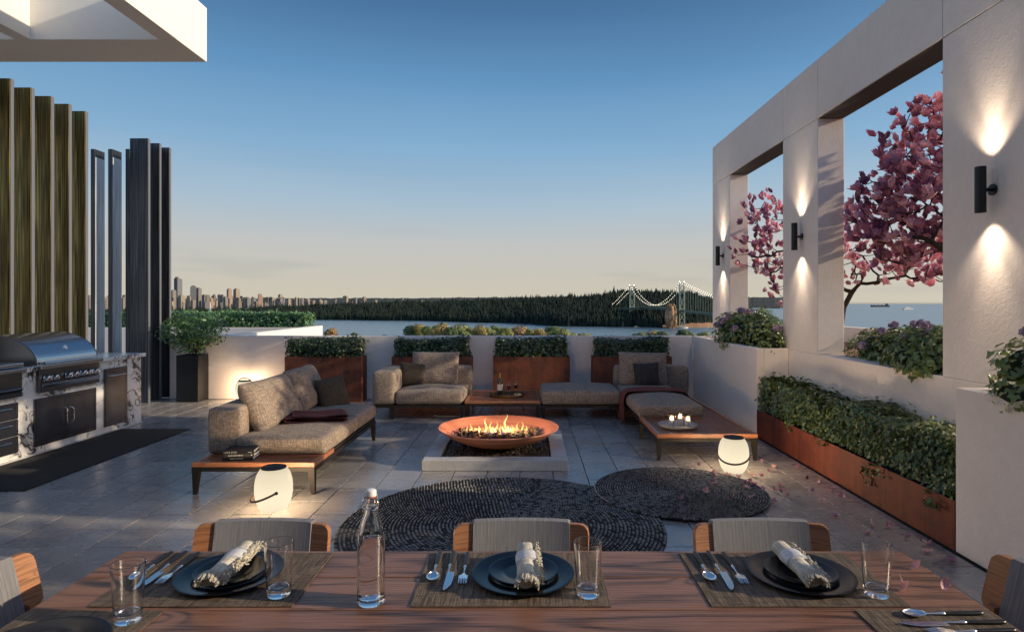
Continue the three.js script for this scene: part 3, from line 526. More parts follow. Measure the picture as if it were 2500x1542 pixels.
// left sofa
{
  const t = thing('sofa', 'grey tweed sofa with slatted teak end shelf at the left, facing the fire bowl', 'sofa');
  const x0 = -2.82, x1 = -1.79, z1 = -5.1, z0 = -7.16;
  part(t, 'frame', rails(x0, x1, .195, .232, z0, z1), M.darkMetal);
  for (const [x, z] of [[x0 + .03, z1 - .03], [x1 - .03, z1 - .03], [x0 + .03, z0 + .03], [x1 - .03, z0 + .03]]) part(t, 'leg', leg(x, z, .2, [x < -2.3 ? -.012 : .012, 0], .055), M.darkMetal);
  deck(t, x0, x1, .233, .272, -5.62, z1, 'x', .045);
  part(t, 'base_panel', box(x0 + .01, x1 - .01, .235, .262, z0, -5.625, .003), M.darkMetal);
  cushionAt(t, 'seat_cushion', .80, .155, 1.06, .045, .03, [-2.185, .345, -5.885], 3);
  cushionAt(t, 'seat_cushion', .80, .155, .74, .045, .03, [-2.185, .345, -6.79], 5);
  cushionAt(t, 'backrest', .26, .405, 1.8, .04, .012, [-2.7, .475, -6.26], 7);
  const bc = (label, z, ry, w, sd, y = .645) => { const c = thing('back_cushion', label, 'cushion', [-2.53, y, z], 0, undefined); const m = part(c, 'cover', pillow(w, .50, .24, sd, .03, 5), M.fabric); m.rotation.order = 'YXZ'; m.rotation.set(-.42, Math.PI / 2 + ry, 0); };
  bc('large grey tweed cushion on the left sofa, nearest the camera', -6.02, -.04, .90, 21, .63);
  bc('large grey tweed cushion on the left sofa, behind the nearer one', -6.92, .03, .80, 23, .645);
  const c = thing('throw_pillow', 'small olive brown pillow leaning on the left sofa cushions', 'pillow', [-2.24, .565, -6.98]); const m = part(c, 'cover', pillow(.42, .40, .15, 25, .08, 3), M.darkFabric); m.rotation.order = 'YXZ'; m.rotation.set(-.30, Math.PI / 2 - .55, .06);
}
// folded burgundy throw
const laterThrow = () => {
  const t = thing('folded_throw', 'folded burgundy wool throw lying on the left sofa seat', 'blanket', [-2.12, .436, -6.08], .40);
  part(t, 'cloth', clothBand([[-.26, .006], [0, .005], [.27, .007], [.295, .016], [.27, .027], [0, .026], [-.27, .034], [-.305, .05], [-.25, .064], [0, .048], [.27, .046], [.297, .056], [.272, .068], [0, .066], [-.22, .086]], -.19, .19, .010, 33, .006), M.wine);
};
// books on the sofa shelf
[['black spine lettered LOST FISH, topmost of the three books', 2], ['charcoal book with pale spine text, middle of the three', 1], ['black book with faint spine text, lowest of the three', 0]].forEach(([label, k]) => {
  const b = thing('book', label + ' on the sofa shelf', 'book', [-2.475 + (k === 1 ? .008 : 0), .273 + k * .0275, -5.265], .12 + k * .03 - .03, 'books stacked on the sofa shelf');
  const cv = std({ color: k === 1 ? rgb(.035, .035, .037) : rgb(.010, .010, .011), roughness: .5 });
  part(b, 'cover', join([box(-.125, .125, 0, .003, -.095, .095, .001), box(-.125, .125, .024, .027, -.095, .095, .001), box(-.125, .125, .003, .024, .091, .095, .001)]), cv);
  part(b, 'pages', box(-.121, .121, .0031, .0239, -.091, .0905, 0), M.white);
  const cvs = document.createElement('canvas'); cvs.width = 512; cvs.height = 56; const c = cvs.getContext('2d');
  c.fillStyle = k === 1 ? '#333335' : '#0f0f10'; c.fillRect(0, 0, 512, 56); c.fillStyle = '#d8d5cf'; c.textBaseline = 'middle';
  if (k === 2) { c.font = '44px serif'; c.fillText('LOST FISH', 12, 30); for (let i = 0; i < 5; i++) c.fillRect(420 + i * 13, 34, 9, 8); }
  else { const h = k === 1 ? 16 : 10; let x = k === 1 ? 80 : 130; for (let i = 0; i < 16; i++) { const w = 6 + hash(i, k, 5) * 9; c.fillRect(x, 30 - h / 2 + (i % 3), w, h - (i % 2) * 3); x += w + 3 + (hash(i, k, 8) > .8 ? 8 : 0); } if (k === 1) { c.beginPath(); c.arc(470, 28, 10, 0, 7); c.fill(); } }
  const tx = new THREE.CanvasTexture(cvs); tx.colorSpace = THREE.SRGBColorSpace;
  part(b, 'spine', moved(new THREE.PlaneGeometry(.246, .0255), 0, .0135, .0957), std({ map: tx, roughness: .5 }));
});
// low armchair at the back
{
  const t = thing('armchair', 'wide low grey tweed armchair with left arm, before the second planter', 'armchair');
  const x0 = -2.16, x1 = -.89, z1 = -8.4, z0 = -9.42;
  part(t, 'frame', rails(x0, x1, .165, .2, z0, z1), M.darkMetal);
  for (const [x, z] of [[x0 + .28, z1 - .03], [x1 - .03, z1 - .03], [x0 + .03, z0 + .03], [x1 - .03, z0 + .03]]) part(t, 'leg', leg(x, z, .168, [0, 0], .05), M.darkMetal);
  part(t, 'base_panel', box(x0 + .04, x1 - .04, .18, .199, z0 + .04, z1 - .04, .003), M.darkMetal);
  cushionAt(t, 'armrest', .31, .455, .97, .05, .012, [-2.005, .428, -8.885], 41);
  cushionAt(t, 'seat_cushion', .93, .185, .80, .045, .045, [-1.375, .295, -8.81], 43);
  cushionAt(t, 'backrest', .98, .455, .24, .05, .01, [-1.36, .428, -9.31], 45);
  const c = thing('back_cushion', 'large grey tweed cushion standing on the low armchair', 'cushion', [-1.385, .625, -9.08]); part(c, 'cover', pillow(.70, .52, .24, 47, .03, 5), M.fabric, [0, 0, 0], [-.20, 0, -.01]);
  const p = thing('throw_pillow', 'small dark brown pillow in the arm corner of the low armchair', 'pillow', [-1.70, .555, -8.93]); part(p, 'cover', pillow(.39, .37, .14, 49, .09, 3), M.darkFabric, [0, 0, 0], [-.24, .22, -.05]);
}
// wine table
{
  const t = thing('coffee_table', 'low square teak slat table holding wine, between armchair and ottoman', 'table');
  const x0 = -.88, x1 = .165, z1 = -8.4, z0 = -9.44;
  deck(t, x0, x1, .222, .262, z0, z1, 'x', .1);
  part(t, 'frame', rails(x0, x1, .185, .221, z0, z1), M.darkMetal);
  for (const [x, z] of [[x0 + .03, z1 - .03], [x1 - .03, z1 - .03], [x0 + .03, z0 + .03], [x1 - .03, z0 + .03]]) part(t, 'leg', leg(x, z, .186, [0, 0], .05), M.darkMetal);
  const tray = thing('round_tray', 'round bronze tray with wine on the teak slat table', 'tray', [-.31, .263, -8.87]);
  part(tray, 'base', lathe([[0, 0], [.25, 0], [.255, .004], [.258, .03], [.253, .032], [.249, .008], [0, .008]]), std({ color: rgb(.16, .085, .03), metalness: .7, roughness: .4 }));
  const wb = thing('wine_bottle', 'dark wine bottle with blank cream label on the bronze tray', 'bottle', [-.415, .272, -8.87]);
  part(wb, 'body', lathe([[0, 0], [.036, 0], [.0385, .004], [.0385, .19], [.034, .212], [.017, .238], [.0142, .25], [.0142, .255]], 32), phy({ color: rgb(.012, .010, .008), roughness: .06, clearcoat: 1, clearcoatRoughness: .03 }));
  part(wb, 'capsule', lathe([[.0146, .25], [.0148, .3], [.0165, .302], [.0165, .31], [.014, .314], [0, .314]], 24), std({ color: rgb(.30, .17, .045), metalness: .6, roughness: .4 }));
  part(wb, 'label', moved(new THREE.CylinderGeometry(.0390, .0390, .09, 32, 1, true, -1.9, 3.8), 0, .115, 0), std({ color: rgb(.62, .58, .53), roughness: .8, side: THREE.DoubleSide }));
  [[-.285, -8.83, 'left'], [-.185, -8.9, 'right']].forEach(([x, z, s]) => {
    const g = thing('wine_glass', s + ' one of two stemmed glasses of red wine on the bronze tray', 'wine glass', [x, .272, z], 0, 'glasses of red wine');
    part(g, 'bowl', lathe([[.0, .085], [.012, .087], [.03, .105], [.038, .135], [.037, .165], [.031, .2], [.0302, .2], [.0362, .165], [.0372, .135], [.0292, .106], [.012, .0885], [0, .0865]], 32), M.glass);
    part(g, 'stem', lathe([[0, 0], [.034, 0], [.033, .0025], [.006, .006], [.0035, .014], [.0035, .08], [.006, .0845], [0, .0845]], 24), M.glass);
    part(g, 'wine', lathe([[0, .0872], [.011, .0892], [.0285, .1065], [.0364, .135], [0, .135]], 32), phy({ color: rgb(.05, .004, .008), roughness: .1 }));
  });
  const sb = thing('snack_bowl', 'small white bowl of olives on the bronze tray', 'bowl', [-.155, .272, -8.74]);
  part(sb, 'dish', lathe([[0, 0], [.03, 0], [.05, .03], [.047, .031], [.028, .006], [0, .006]], 28), M.white);
  const ol = std({ color: rgb(.32, .24, .06), roughness: .4 }); for (let i = 0; i < 14; i++) part(sb, 'olive', new THREE.SphereGeometry(.011, 8, 6), ol, [rr(-.028, .028), rr(.024, .04), rr(-.028, .028)]);
  tag(part(scene, 'cheese_wedge', moved(box(-.035, .035, 0, .01, -.02, .02, .003), -.24, .272, -8.7, 0, .3, 0), M.white), 'thin white cheese piece beside the olive bowl on the tray', 'food');
}
// ottoman and corner chaise
{
  const t = thing('ottoman', 'wide backless grey tweed ottoman between the wine table and the chaise', 'ottoman');
  const x0 = .178, x1 = 1.285, z1 = -8.4, z0 = -9.3;
  part(t, 'frame', rails(x0, x1, .165, .2, z0, z1), M.darkMetal);
  for (const [x, z] of [[x0 + .03, z1 - .03], [x1 - .03, z1 - .03], [x0 + .03, z0 + .03], [x1 - .03, z0 + .03]]) part(t, 'leg', leg(x, z, .168, [0, 0], .05), M.darkMetal);
  part(t, 'base_panel', box(x0 + .04, x1 - .04, .18, .199, z0 + .04, z1 - .04, .003), M.darkMetal);
  cushionAt(t, 'seat_cushion', 1.095, .19, .9, .045, .045, [.73, .297, -8.85], 61);
}
{
  const t = thing('chaise', 'grey tweed corner chaise on a large slatted teak platform', 'sofa');
  const x0 = 1.31, x1 = 2.335, z1 = -6.2, z0 = -9.42;
  part(t, 'frame', rails(x0, x1, .195, .232, z0, z1), M.darkMetal);
  for (const [x, z] of [[x0 + .03, z1 - .03], [x1 - .03, z1 - .03], [x0 + .03, -7.22], [x0 + .03, z0 + .03], [x1 - .03, z0 + .03]]) part(t, 'leg', leg(x, z, .2, [x < 2 ? -.01 : .012, 0], .055), M.darkMetal);
  deck(t, x0, x1, .233, .275, -7.2, z1, 'z', .0315, [1, 0, 1, 1]);
  deck(t, 2.04, x1, .233, .275, z0, -7.2001, 'z', .0315, [0, 0, 0, 1]);
  part(t, 'base_panel', box(x0 + .01, 2.04, .205, .243, z0 + .04, -7.21, .003), M.darkMetal);
  cushionAt(t, 'seat_cushion', .77, .155, 1.86, .045, .045, [1.69, .32, -8.14], 71);
  cushionAt(t, 'backrest', 1.1, .43, .26, .05, .01, [1.86, .45, -9.28], 73);
  const c = thing('back_cushion', 'large grey tweed cushion standing against the chaise backrest', 'cushion', [1.70, .62, -9.06]); part(c, 'cover', pillow(.72, .52, .22, 75, .03, 5), M.fabric, [0, 0, 0], [-.2, 0, -.02]);
  const p = thing('throw_pillow', 'small charcoal pillow leaning on the chaise cushion', 'pillow', [1.715, .565, -8.86]); part(p, 'cover', pillow(.38, .36, .14, 77, .09, 3), M.greyFabric, [0, 0, 0], [-.26, -.04, .03]);
}
// cloth band laid along a path (x, y) in the vertical plane, width along z
function clothBand(path, z0, z1, th, sd, amp = .045) {
  const cv = new THREE.CatmullRomCurve3(path.map(([x, y]) => V(x, y, 0))), N = 110, K = 16, pos = [], idx = [];
  for (const s of [1, -1]) for (let i = 0; i <= N; i++) { const t = i / N, p = cv.getPointAt(t), tg = cv.getTangentAt(t), nx = -tg.y, ny = tg.x; for (let k = 0; k <= K; k++) { const w = k / K, f = (fbm(w * 5 + 3, t * 3 + 3, 99, 99, sd, 3) - .5) * amp + Math.sin(w * 15 + t * 4) * amp * .11, e = th / 2 * s * Math.sqrt(Math.max(0, 1 - Math.pow(Math.abs(w * 2 - 1), 8))); const d = Math.max(0, f + amp * .27) + e; pos.push(p.x + nx * d, p.y + ny * d, lerp(z0, z1, w) + (fbm(t * 4 + 9, w * 2, 99, 99, sd + 1, 2) - .5) * Math.min(.09, amp * 3)); } }
  const R = K + 1, Mx = (N + 1) * R;
  for (const s of [0, 1]) for (let i = 0; i < N; i++) for (let k = 0; k < K; k++) { const a = s * Mx + i * R + k, b = a + 1, c = a + R, d = c + 1; s ? idx.push(a, b, c, b, d, c) : idx.push(a, c, b, b, c, d); }
  for (let i = 0; i < N; i++) for (const k of [0, K]) { const a = i * R + k, c = a + R; idx.push(a, c, a + Mx, c, c + Mx, a + Mx); }
  for (let k = 0; k < K; k++) for (const i of [0, N]) { const a = i * R + k, b = a + 1; idx.push(a, b, a + Mx, b, b + Mx, a + Mx); }
  const g = new THREE.BufferGeometry(); g.setAttribute('position', new THREE.Float32BufferAttribute(pos, 3)); g.setIndex(idx); g.computeVertexNormals(); return metreUV(g);
}
laterThrow();
tag(part(scene, 'throw_blanket', clothBand([[1.265, .035], [1.27, .2], [1.272, .34], [1.30, .412], [1.38, .437], [1.69, .455], [2.0, .437], [2.075, .41], [2.115, .34], [2.13, .285]], -8.36, -7.98, .014, 83), M.rustThrow), 'russet throw blanket draped across the corner chaise and hanging down its side', 'blanket');
// candle tray
{
  const t = thing('round_tray', 'round grey metal tray with three candles on the teak platform', 'tray', [1.61, .276, -6.57]);
  part(t, 'base', lathe([[0, 0], [.19, 0], [.2, .006], [.206, .034], [.2, .036], [.193, .01], [0, .009]]), std({ color: rgb(.36, .34, .33), metalness: .35, roughness: .5 }));
  [[1.535, -6.53, 'left, nearest'], [1.65, -6.63, 'rear middle'], [1.70, -6.5, 'right']].forEach(([x, z, w]) => {
    const c = thing('candle', w + ' of three white candles in glass cylinders on the grey tray', 'candle', [x, .286, z], 0, 'candles on the grey tray');
    part(c, 'wax', lathe([[0, 0], [.029, 0], [.03, .003], [.03, .066], [.026, .07], [0, .067]], 24), M.white);
    part(c, 'glass_cylinder', lathe([[.036, 0], [.041, 0], [.041, .115], [.0395, .115], [.0395, .004], [.036, .004]], 28), M.glass);
    part(c, 'wick', moved(new THREE.CylinderGeometry(.001, .001, .012, 5), 0, .073, 0), M.blackMatte);
    part(c, 'flame', moved(lathe([[0, 0], [.005, .006], [.0055, .012], [.003, .024], [0, .036]], 10), 0, .076, 0), lampGlow(1, .62, .22, 3));
    const l = new THREE.PointLight(new THREE.Color(1, .6, .28), .02); l.position.set(x, .286 + .09, z); l.castShadow = true; scene.add(l);
  });
}
// lanterns
function lantern(label, x, d, ry, tilt, upHandle) {
  const t = thing('lantern', label, 'lantern', [x, 0, -d], ry, 'glowing cordless lanterns on the floor');
  const prof = [[0, .004], [.075, .004], [.095, .012], [.122, .06], [.137, .12], [.14, .18], [.134, .24], [.118, .29], [.094, .325]];
  part(t, 'shade', lathe(new THREE.SplineCurve(prof.map((p) => new THREE.Vector2(...p))).getPoints(40).map((p) => [Math.max(0, p.x), p.y]), 56), M.lantern);
  part(t, 'cap', lathe([[0, .338], [.088, .336], [.093, .330], [.093, .322], [0, .322]], 40), M.blackMatte);
  const R = upHandle || .178, pts = []; for (let i = 0; i <= 20; i++) { const a = Math.PI * (i / 20); pts.push([Math.cos(a) * .142, 0, Math.sin(a) * R]); }
  const hg = (r) => tube(pts, r, 48, 10); const h = part(t, 'handle', hg(.0085), std({ color: rgb(.10, .045, .022), roughness: .5 })); h.position.set(0, .165, 0); h.rotation.set(tilt, 0, 0);
  for (const s of [-1, 1]) part(t, 'pivot', moved(new THREE.CylinderGeometry(.012, .012, .012, 14), s * .143, .165, 0, 0, 0, Math.PI / 2), M.blackMatte);
  const l = new THREE.PointLight(new THREE.Color(1, .72, .42), 2.3); l.position.set(x, .17, -d); l.castShadow = true; l.shadow.radius = 5; scene.add(l);
}
lantern('glowing lantern with leather handle in front of the left sofa shelf', -1.98, 4.74, -1.05, .42);
lantern('glowing lantern with leather handle before the chaise platform, beside the petals', 1.952, 5.8, -.35, .30);
lantern('glowing lantern with raised handle behind the left sofa, against the back wall', -4.66, 10.02, .25, -1.45, .222);
// ---------------------------------------------------------------- fire bowl
{
  const cx = -.32, cz = -6.53;
  const p = thing('fire_plinth', 'low square concrete frame filled with dark pebbles under the fire bowl', 'plinth', [cx, 0, cz]);
  const o = .70, i = .545, h = .102;
  part(p, 'concrete_frame', join([box(-o, o, 0, h, i, o, .006), box(-o, o, 0, h, -o, -i, .006), box(-o, -i, 0, h, -i + .0005, i - .0005, .004), box(i, o, 0, h, -i + .0005, i - .0005, .004)]), M.concrete);
  part(p, 'bed', box(-i, i, 0, .055, -i, i, 0), M.soil);
  const mats = [], cols = [], m = new THREE.Matrix4();
  for (let k = 0; k < 3600; k++) { const s = rr(.010, .019); m.compose(V(rr(-i + .02, i - .02), .058 + rr(0, .016), rr(-i + .02, i - .02)), new THREE.Quaternion().setFromEuler(new THREE.Euler(rr(-.5, .5), rr(0, 6), rr(-.5, .5))), V(s * rr(.9, 1.5), s * .6, s)); mats.push(m.clone()); const t = rr(.010, .075); cols.push(new THREE.Color().setRGB(t * 1.15, t * .95, t * .8)); }
  stuffInst(p, 'pebbles', new THREE.IcosahedronGeometry(1, 1), std({ color: rgb(1, 1, 1), roughness: .25 }), mats, cols);
  const b = thing('fire_bowl', 'wide shallow terracotta fire bowl with burning flames', 'fire bowl', [cx, 0, cz]);
  const R = .645, pr = [[0, .088], [.16, .088], [.30, .112], [.45, .165], [.56, .22], [.63, .268], [R, .283], [R - .006, .290], [.625, .284], [.55, .236], [.44, .185], [.29, .134], [.16, .112], [0, .11]];
  part(b, 'bowl', lathe(new THREE.SplineCurve(pr.map((q) => new THREE.Vector2(...q))).getPoints(80).map((q) => [Math.max(0, q.x), q.y]), 96), M.bowl);
  part(b, 'burner_pan', box(-.40, .40, .19, .212, -.15, .15, .004), M.blackMatte);
  const rocks = [0, 1, 2].map((k) => { const g = mergeVertices(new THREE.IcosahedronGeometry(1, 1).deleteAttribute('uv').deleteAttribute('normal')), q = g.attributes.position; for (let j = 0; j < q.count; j++) { const f = .75 + .5 * hash(j, k, 77); q.setXYZ(j, q.getX(j) * f, q.getY(j) * f, q.getZ(j) * f); } const n = g.toNonIndexed(); n.computeVertexNormals(); return metreUV(n); });
  const rm = [[.045, .03, .02], [.11, .06, .035], [.022, .018, .015], [.17, .10, .055]].map((c) => std({ color: rgb(...c), roughness: .8 }));
  for (let k = 0; k < 170; k++) { const s = rr(.016, .028); const edge = k < 60, x = edge ? (k % 2 ? rr(-.41, .41) : (k % 4 ? .4 : -.4) + rr(-.02, .02)) : rr(-.38, .38), z = edge ? (k % 2 ? (k % 3 ? .155 : -.155) + rr(-.02, .02) : rr(-.16, .16)) : rr(-.14, .14); const q = part(b, 'lava_rock', rocks[k % 3], rm[Math.floor(rr(0, 4))], [x, .212 + rr(-.005, .022), z], [rr(0, 6), rr(0, 6), rr(0, 6)]); q.scale.set(s * 1.3, s, s); }
  // flames: thin twisting tongues
  const flame = (x, z, hgt, w, ph) => { w *= .62; hgt *= .82; const N = 26, pos = [], idx = [], S = 8; for (let j = 0; j <= N; j++) { const t = j / N, rad = w * Math.pow(Math.sin(Math.PI * Math.min(1, t * .82 + .16)), 1.2) * (1 - t * .72) + .0006, ox = Math.sin(t * 7 + ph) * .024 * t * (hgt / .2), oz = Math.cos(t * 5 + ph) * .01 * t; for (let k = 0; k < S; k++) { const a = k / S * 6.283; pos.push(x + ox + Math.cos(a) * rad, .225 + hgt * t, z + oz + Math.sin(a) * rad * .5); } } for (let j = 0; j < N; j++) for (let k = 0; k < S; k++) { const a = j * S + k, b2 = j * S + (k + 1) % S; idx.push(a, a + S, b2, b2, a + S, b2 + S); } const g = new THREE.BufferGeometry(); g.setAttribute('position', new THREE.Float32BufferAttribute(pos, 3)); g.setIndex(idx); g.computeVertexNormals(); return metreUV(g); };
  const fm = std({ color: rgb(0, 0, 0), emissive: rgb(1, .68, .22), emissiveIntensity: 1.9, transparent: true, opacity: .42, roughness: 1, depthWrite: false, side: THREE.DoubleSide });
  const fh = std({ color: rgb(0, 0, 0), emissive: rgb(1, .70, .26), emissiveIntensity: 4, transparent: true, opacity: .62, roughness: 1, side: THREE.DoubleSide });
  const fb = std({ color: rgb(0, 0, 0), emissive: rgb(.30, .12, 1), emissiveIntensity: 1.5, transparent: true, opacity: .45, roughness: 1, side: THREE.DoubleSide });
  [[-.135, 0, .20, .024], [.075, -.02, .235, .026], [.255, .02, .145, .02], [-.29, .02, .12, .02], [-.06, .06, .10, .024], [.02, .05, .12, .018], [.15, .05, .11, .028], [-.2, .05, .10, .02], [.2, -.04, .12, .02], [-.34, -.02, .08, .015], [.30, -.05, .08, .014], [.115, .08, .09, .03], [-.09, -.06, .13, .022], [-.02, -.08, .12, .02]].forEach(([x, z, hg, w], k) => part(b, 'flame', flame(x, z, hg, w, k * 1.7), fm));
  for (let k = 0; k < 16; k++) part(b, 'flame', flame(rr(-.27, .29), rr(-.07, .09), rr(.04, .075), rr(.012, .022), k * 2.3), fh);
  for (let k = 0; k < 9; k++) part(b, 'flame', flame(rr(-.16, .14), .115 + rr(-.01, .015), rr(.025, .04), .012, k * 3.1), fb);
  [[-.13, .34, .5], [.09, .34, .7], [.24, .31, .3], [-.27, .3, .25]].forEach(([x, y, I]) => { const l = new THREE.PointLight(new THREE.Color(1, .58, .25), I * 1.4); l.position.set(cx + x, y, cz); l.castShadow = true; l.shadow.radius = 2.5; scene.add(l); });
}
// ---------------------------------------------------------------- braided rugs
function rug(label, x, d, R, pitch, y) {
  const t = thing('braided_rug', label, 'rug', [x, y, -d]);
  part(t, 'backing', lathe([[0, .001], [R - .01, .001], [R - .004, .004], [R - .01, .007], [0, .007]], 96), M.blackMatte);
  const mats = [], cols = [], m = new THREE.Matrix4(), q = new THREE.Quaternion(); let row = 0;
  for (let r = pitch * .5; r < R - pitch * .3; r += pitch, row++) {
    const n = Math.max(6, Math.round(2 * Math.PI * r / (pitch * 1.06)));
    for (let k = 0; k < n; k++) for (const s of [-1, 1]) {
      const a = (k + (s > 0 ? .5 : 0) + row * .37) / n * 6.28318, ra = r + s * pitch * .23;
      q.setFromEuler(new THREE.Euler(0, -a + s * .75, 0)); const e = rr(.92, 1.08);
      m.compose(V(Math.cos(a) * ra, .008 + rr(0, .0012), Math.sin(a) * ra), q, V(pitch * .24 * e, .0065, pitch * .62 * e)); mats.push(m.clone());
      const l = s > 0 ? (hash(k, row, 3) > .25 ? rr(.12, .30) : rr(.02, .05)) : rr(.006, .018); cols.push(new THREE.Color().setRGB(l, l * .985, l * .98));
    }
  }
  stuffInst(t, 'strands', new THREE.SphereGeometry(1, 7, 5), std({ color: rgb(1, 1, 1), roughness: .85 }), mats, cols);
}
rug('large round black and grey braided rug before the fire plinth', -.19, 4.42, 1.17, .027, .001);
rug('smaller round charcoal braided rug at the right, strewn with petals', 1.277, 5.155, .718, .021, .017);
// ---------------------------------------------------------------- outdoor kitchen
{
  const X = -5.22, Zf = -8.22, Zn = -5.3, Xb = -5.95;
  const t = thing('outdoor_kitchen', 'white veined marble barbecue counter along the left side', 'kitchen counter');
  part(t, 'body', box(Xb, X, .0, .885, Zf, Zn, .004), M.marble);
  part(t, 'plinth_strip', box(X + .001, X + .02, 0, .02, Zf, Zn, .002), M.concrete);
  for (const [a, b] of [[-8.27, -7.36], [-6.445, -6.24], [-5.42, -5.3]]) part(t, 'countertop', box(Xb - .02, X + .035, .886, .935, a, b, .006), M.marble);
  const panel = (name, d0, d1, y0, y1, nHandle) => { const q = part(t, name, box(X + .001, X + .018, y0, y1, -d1, -d0, .004), M.doorSteel); part(q, 'trim', join([box(X + .0185, X + .021, y1 - .028, y1 - .024, -d1 + .02, -d0 - .02, .001), box(X + .0185, X + .021, y0 + .024, y0 + .028, -d1 + .02, -d0 - .02, .001), box(X + .0185, X + .021, y0 + .0285, y1 - .0285, -d0 - .028, -d0 - .024, .001), box(X + .0185, X + .021, y0 + .0285, y1 - .0285, -d1 + .024, -d1 + .028, .001)]), M.panelSteel); return q; };
  const hbar = (q, d0, d1, y) => part(q, 'handle', tube([[X + .018, y, -d0], [X + .05, y + .004, -d0 - .02], [X + .055, y + .006, -(d0 + d1) / 2], [X + .05, y + .004, -d1 + .02], [X + .018, y, -d1]], .006, 24, 8), M.chrome);
  hbar(panel('waste_door', 7.487, 7.913, .08, .795), 7.55, 7.85, .70);
  const dl = panel('cabinet_door', 6.425, 6.882, .085, .592), dr = panel('cabinet_door', 6.888, 7.344, .085, .592);
  const vbar = (q, d, s) => part(q, 'handle', tube([[X + .018, .245, -d], [X + .045, .26, -d - s * .012], [X + .05, .34, -d - s * .022], [X + .045, .42, -d - s * .012], [X + .018, .435, -d]], .0065, 24, 8), M.chrome);
  vbar(dl, 6.855, -1); vbar(dr, 6.915, 1);
  for (let k = 0; k < 3; k++) hbar(panel('drawer', 5.6, 6.22, .085 + k * .172, .252 + k * .172), 5.85, 6.12, .20 + k * .172);
}
function grill(name, label, cat, d0, d1, hood) {
  const g = thing(name, label, cat), X = -5.185, zc = -(d0 + d1) / 2;
  part(g, 'control_panel', box(X - .02, X + .012, .70, .90, -d1, -d0, .004), M.panelSteel);
  part(g, 'lower_trim', box(X - .02, X + .018, .655, .698, -d1, -d0, .004), M.doorSteel);
  part(g, 'drip_ledge', (() => { const q = box(-.012, .012, -.022, .022, -d1 + .02, -d0 - .02, .002); return moved(q, X + .022, .722, 0, 0, 0, -.5); })(), M.steel);
  part(g, 'front_lip', box(X - .06, X + .05, .901, .945, -d1 - .02, -d0 + .02, .008), M.steel);
  part(g, 'firebox', box(-5.86, X - .0605, .80, .95, -d1, -d0, .004), M.panelSteel);
  const ks = hood ? [6.53, 6.64, 6.835, 6.935, 7.06, 7.15, 7.26] : [d0 + .12, d0 + .25];
  ks.forEach((d) => { const k = part(g, 'knob', moved(lathe([[0, .05], [.022, .05], [.026, .044], [.028, .012], [.036, .008], [.038, 0], [0, 0]], 24), X + .012, .80, -d, 0, 0, -Math.PI / 2), M.chrome); part(k, 'knob_collar', moved(new THREE.CylinderGeometry(.044, .046, .006, 24), X + .016, .80, -d, 0, 0, -Math.PI / 2), M.blackMatte); });
  if (hood) {
    const arc = []; for (let i = 0; i <= 14; i++) { const a = i / 14 * 1.25; arc.push([X - .02 - .52 * (1 - Math.cos(a)) * 1.15, .965 + .295 * Math.sin(a) / Math.sin(1.25)]); }
    const sh = new THREE.Shape(); sh.moveTo(X - .02, .951); arc.forEach(([x, y]) => sh.lineTo(x, y)); sh.lineTo(-5.84, 1.235); sh.lineTo(-5.84, .951); sh.closePath();
    const eg = (a, b) => { const q = new THREE.ExtrudeGeometry(sh, { depth: b - a, bevelEnabled: true, bevelSize: .006, bevelThickness: .006, bevelSegments: 2 }); q.translate(0, 0, -b); return metreUV(q); };
    const h = part(g, 'hood', eg(d0 + .012, d1 - .012), M.steel);
    for (const d of [d0, d1]) part(g, 'hood_end', (() => { const q = eg(-.004, .004); q.translate(0, 0, -d); return q; })(), M.panelSteel);
    part(h, 'hood_rim', moved(box(-.012, .02, -.012, .012, -d1 + .01, -d0 - .01, .004), X - .012, .968, 0), M.chrome);
    const th = part(h, 'thermometer', moved(new THREE.CylinderGeometry(.03, .032, .012, 28), X - .075, 1.105, zc - .02, 0, 0, -1.05), M.chrome);
    part(th, 'dial', moved(new THREE.CylinderGeometry(.023, .023, .002, 24), X - .0685, 1.1085, zc - .02, 0, 0, -1.05), M.white);
    for (const d of [d0 + .06, d1 - .06]) part(g, 'handle_bracket', box(X - .01, X + .055, .958, .972, -d - .012, -d + .012, .003), M.steel);
    part(g, 'handle', moved(new THREE.CylinderGeometry(.011, .011, d1 - d0 - .02, 16), X + .055, .968, zc, Math.PI / 2, 0, 0), M.chrome);
  } else part(g, 'lid', box(-5.8, X + .03, .951, 1.0, -d1 - .005, -d0, .012), M.steel);
}
grill('gas_grill', 'large stainless gas grill with closed curved hood on the marble counter', 'grill', 6.452, 7.352, true);
grill('side_burner', 'flat stainless side burner at the left edge, left of the grill', 'burner', 5.43, 6.232, false);
{ const r = thing('runner_mat', 'long flat black runner mat on the floor before the marble counter', 'mat'); part(r, 'pile', box(-5.185, -4.30, .001, .011, -7.75, -5.2, .004), std({ map: texture(256, 256, (u, v) => { const t = .008 + .022 * fbm(u * 60, v * 60, 60, 60, 501, 2) * fbm(u * 6, v * 6, 6, 6, 503, 3); return lin(t, t * .93, t * .82); }, true, .6, .6), roughness: 1 })); }

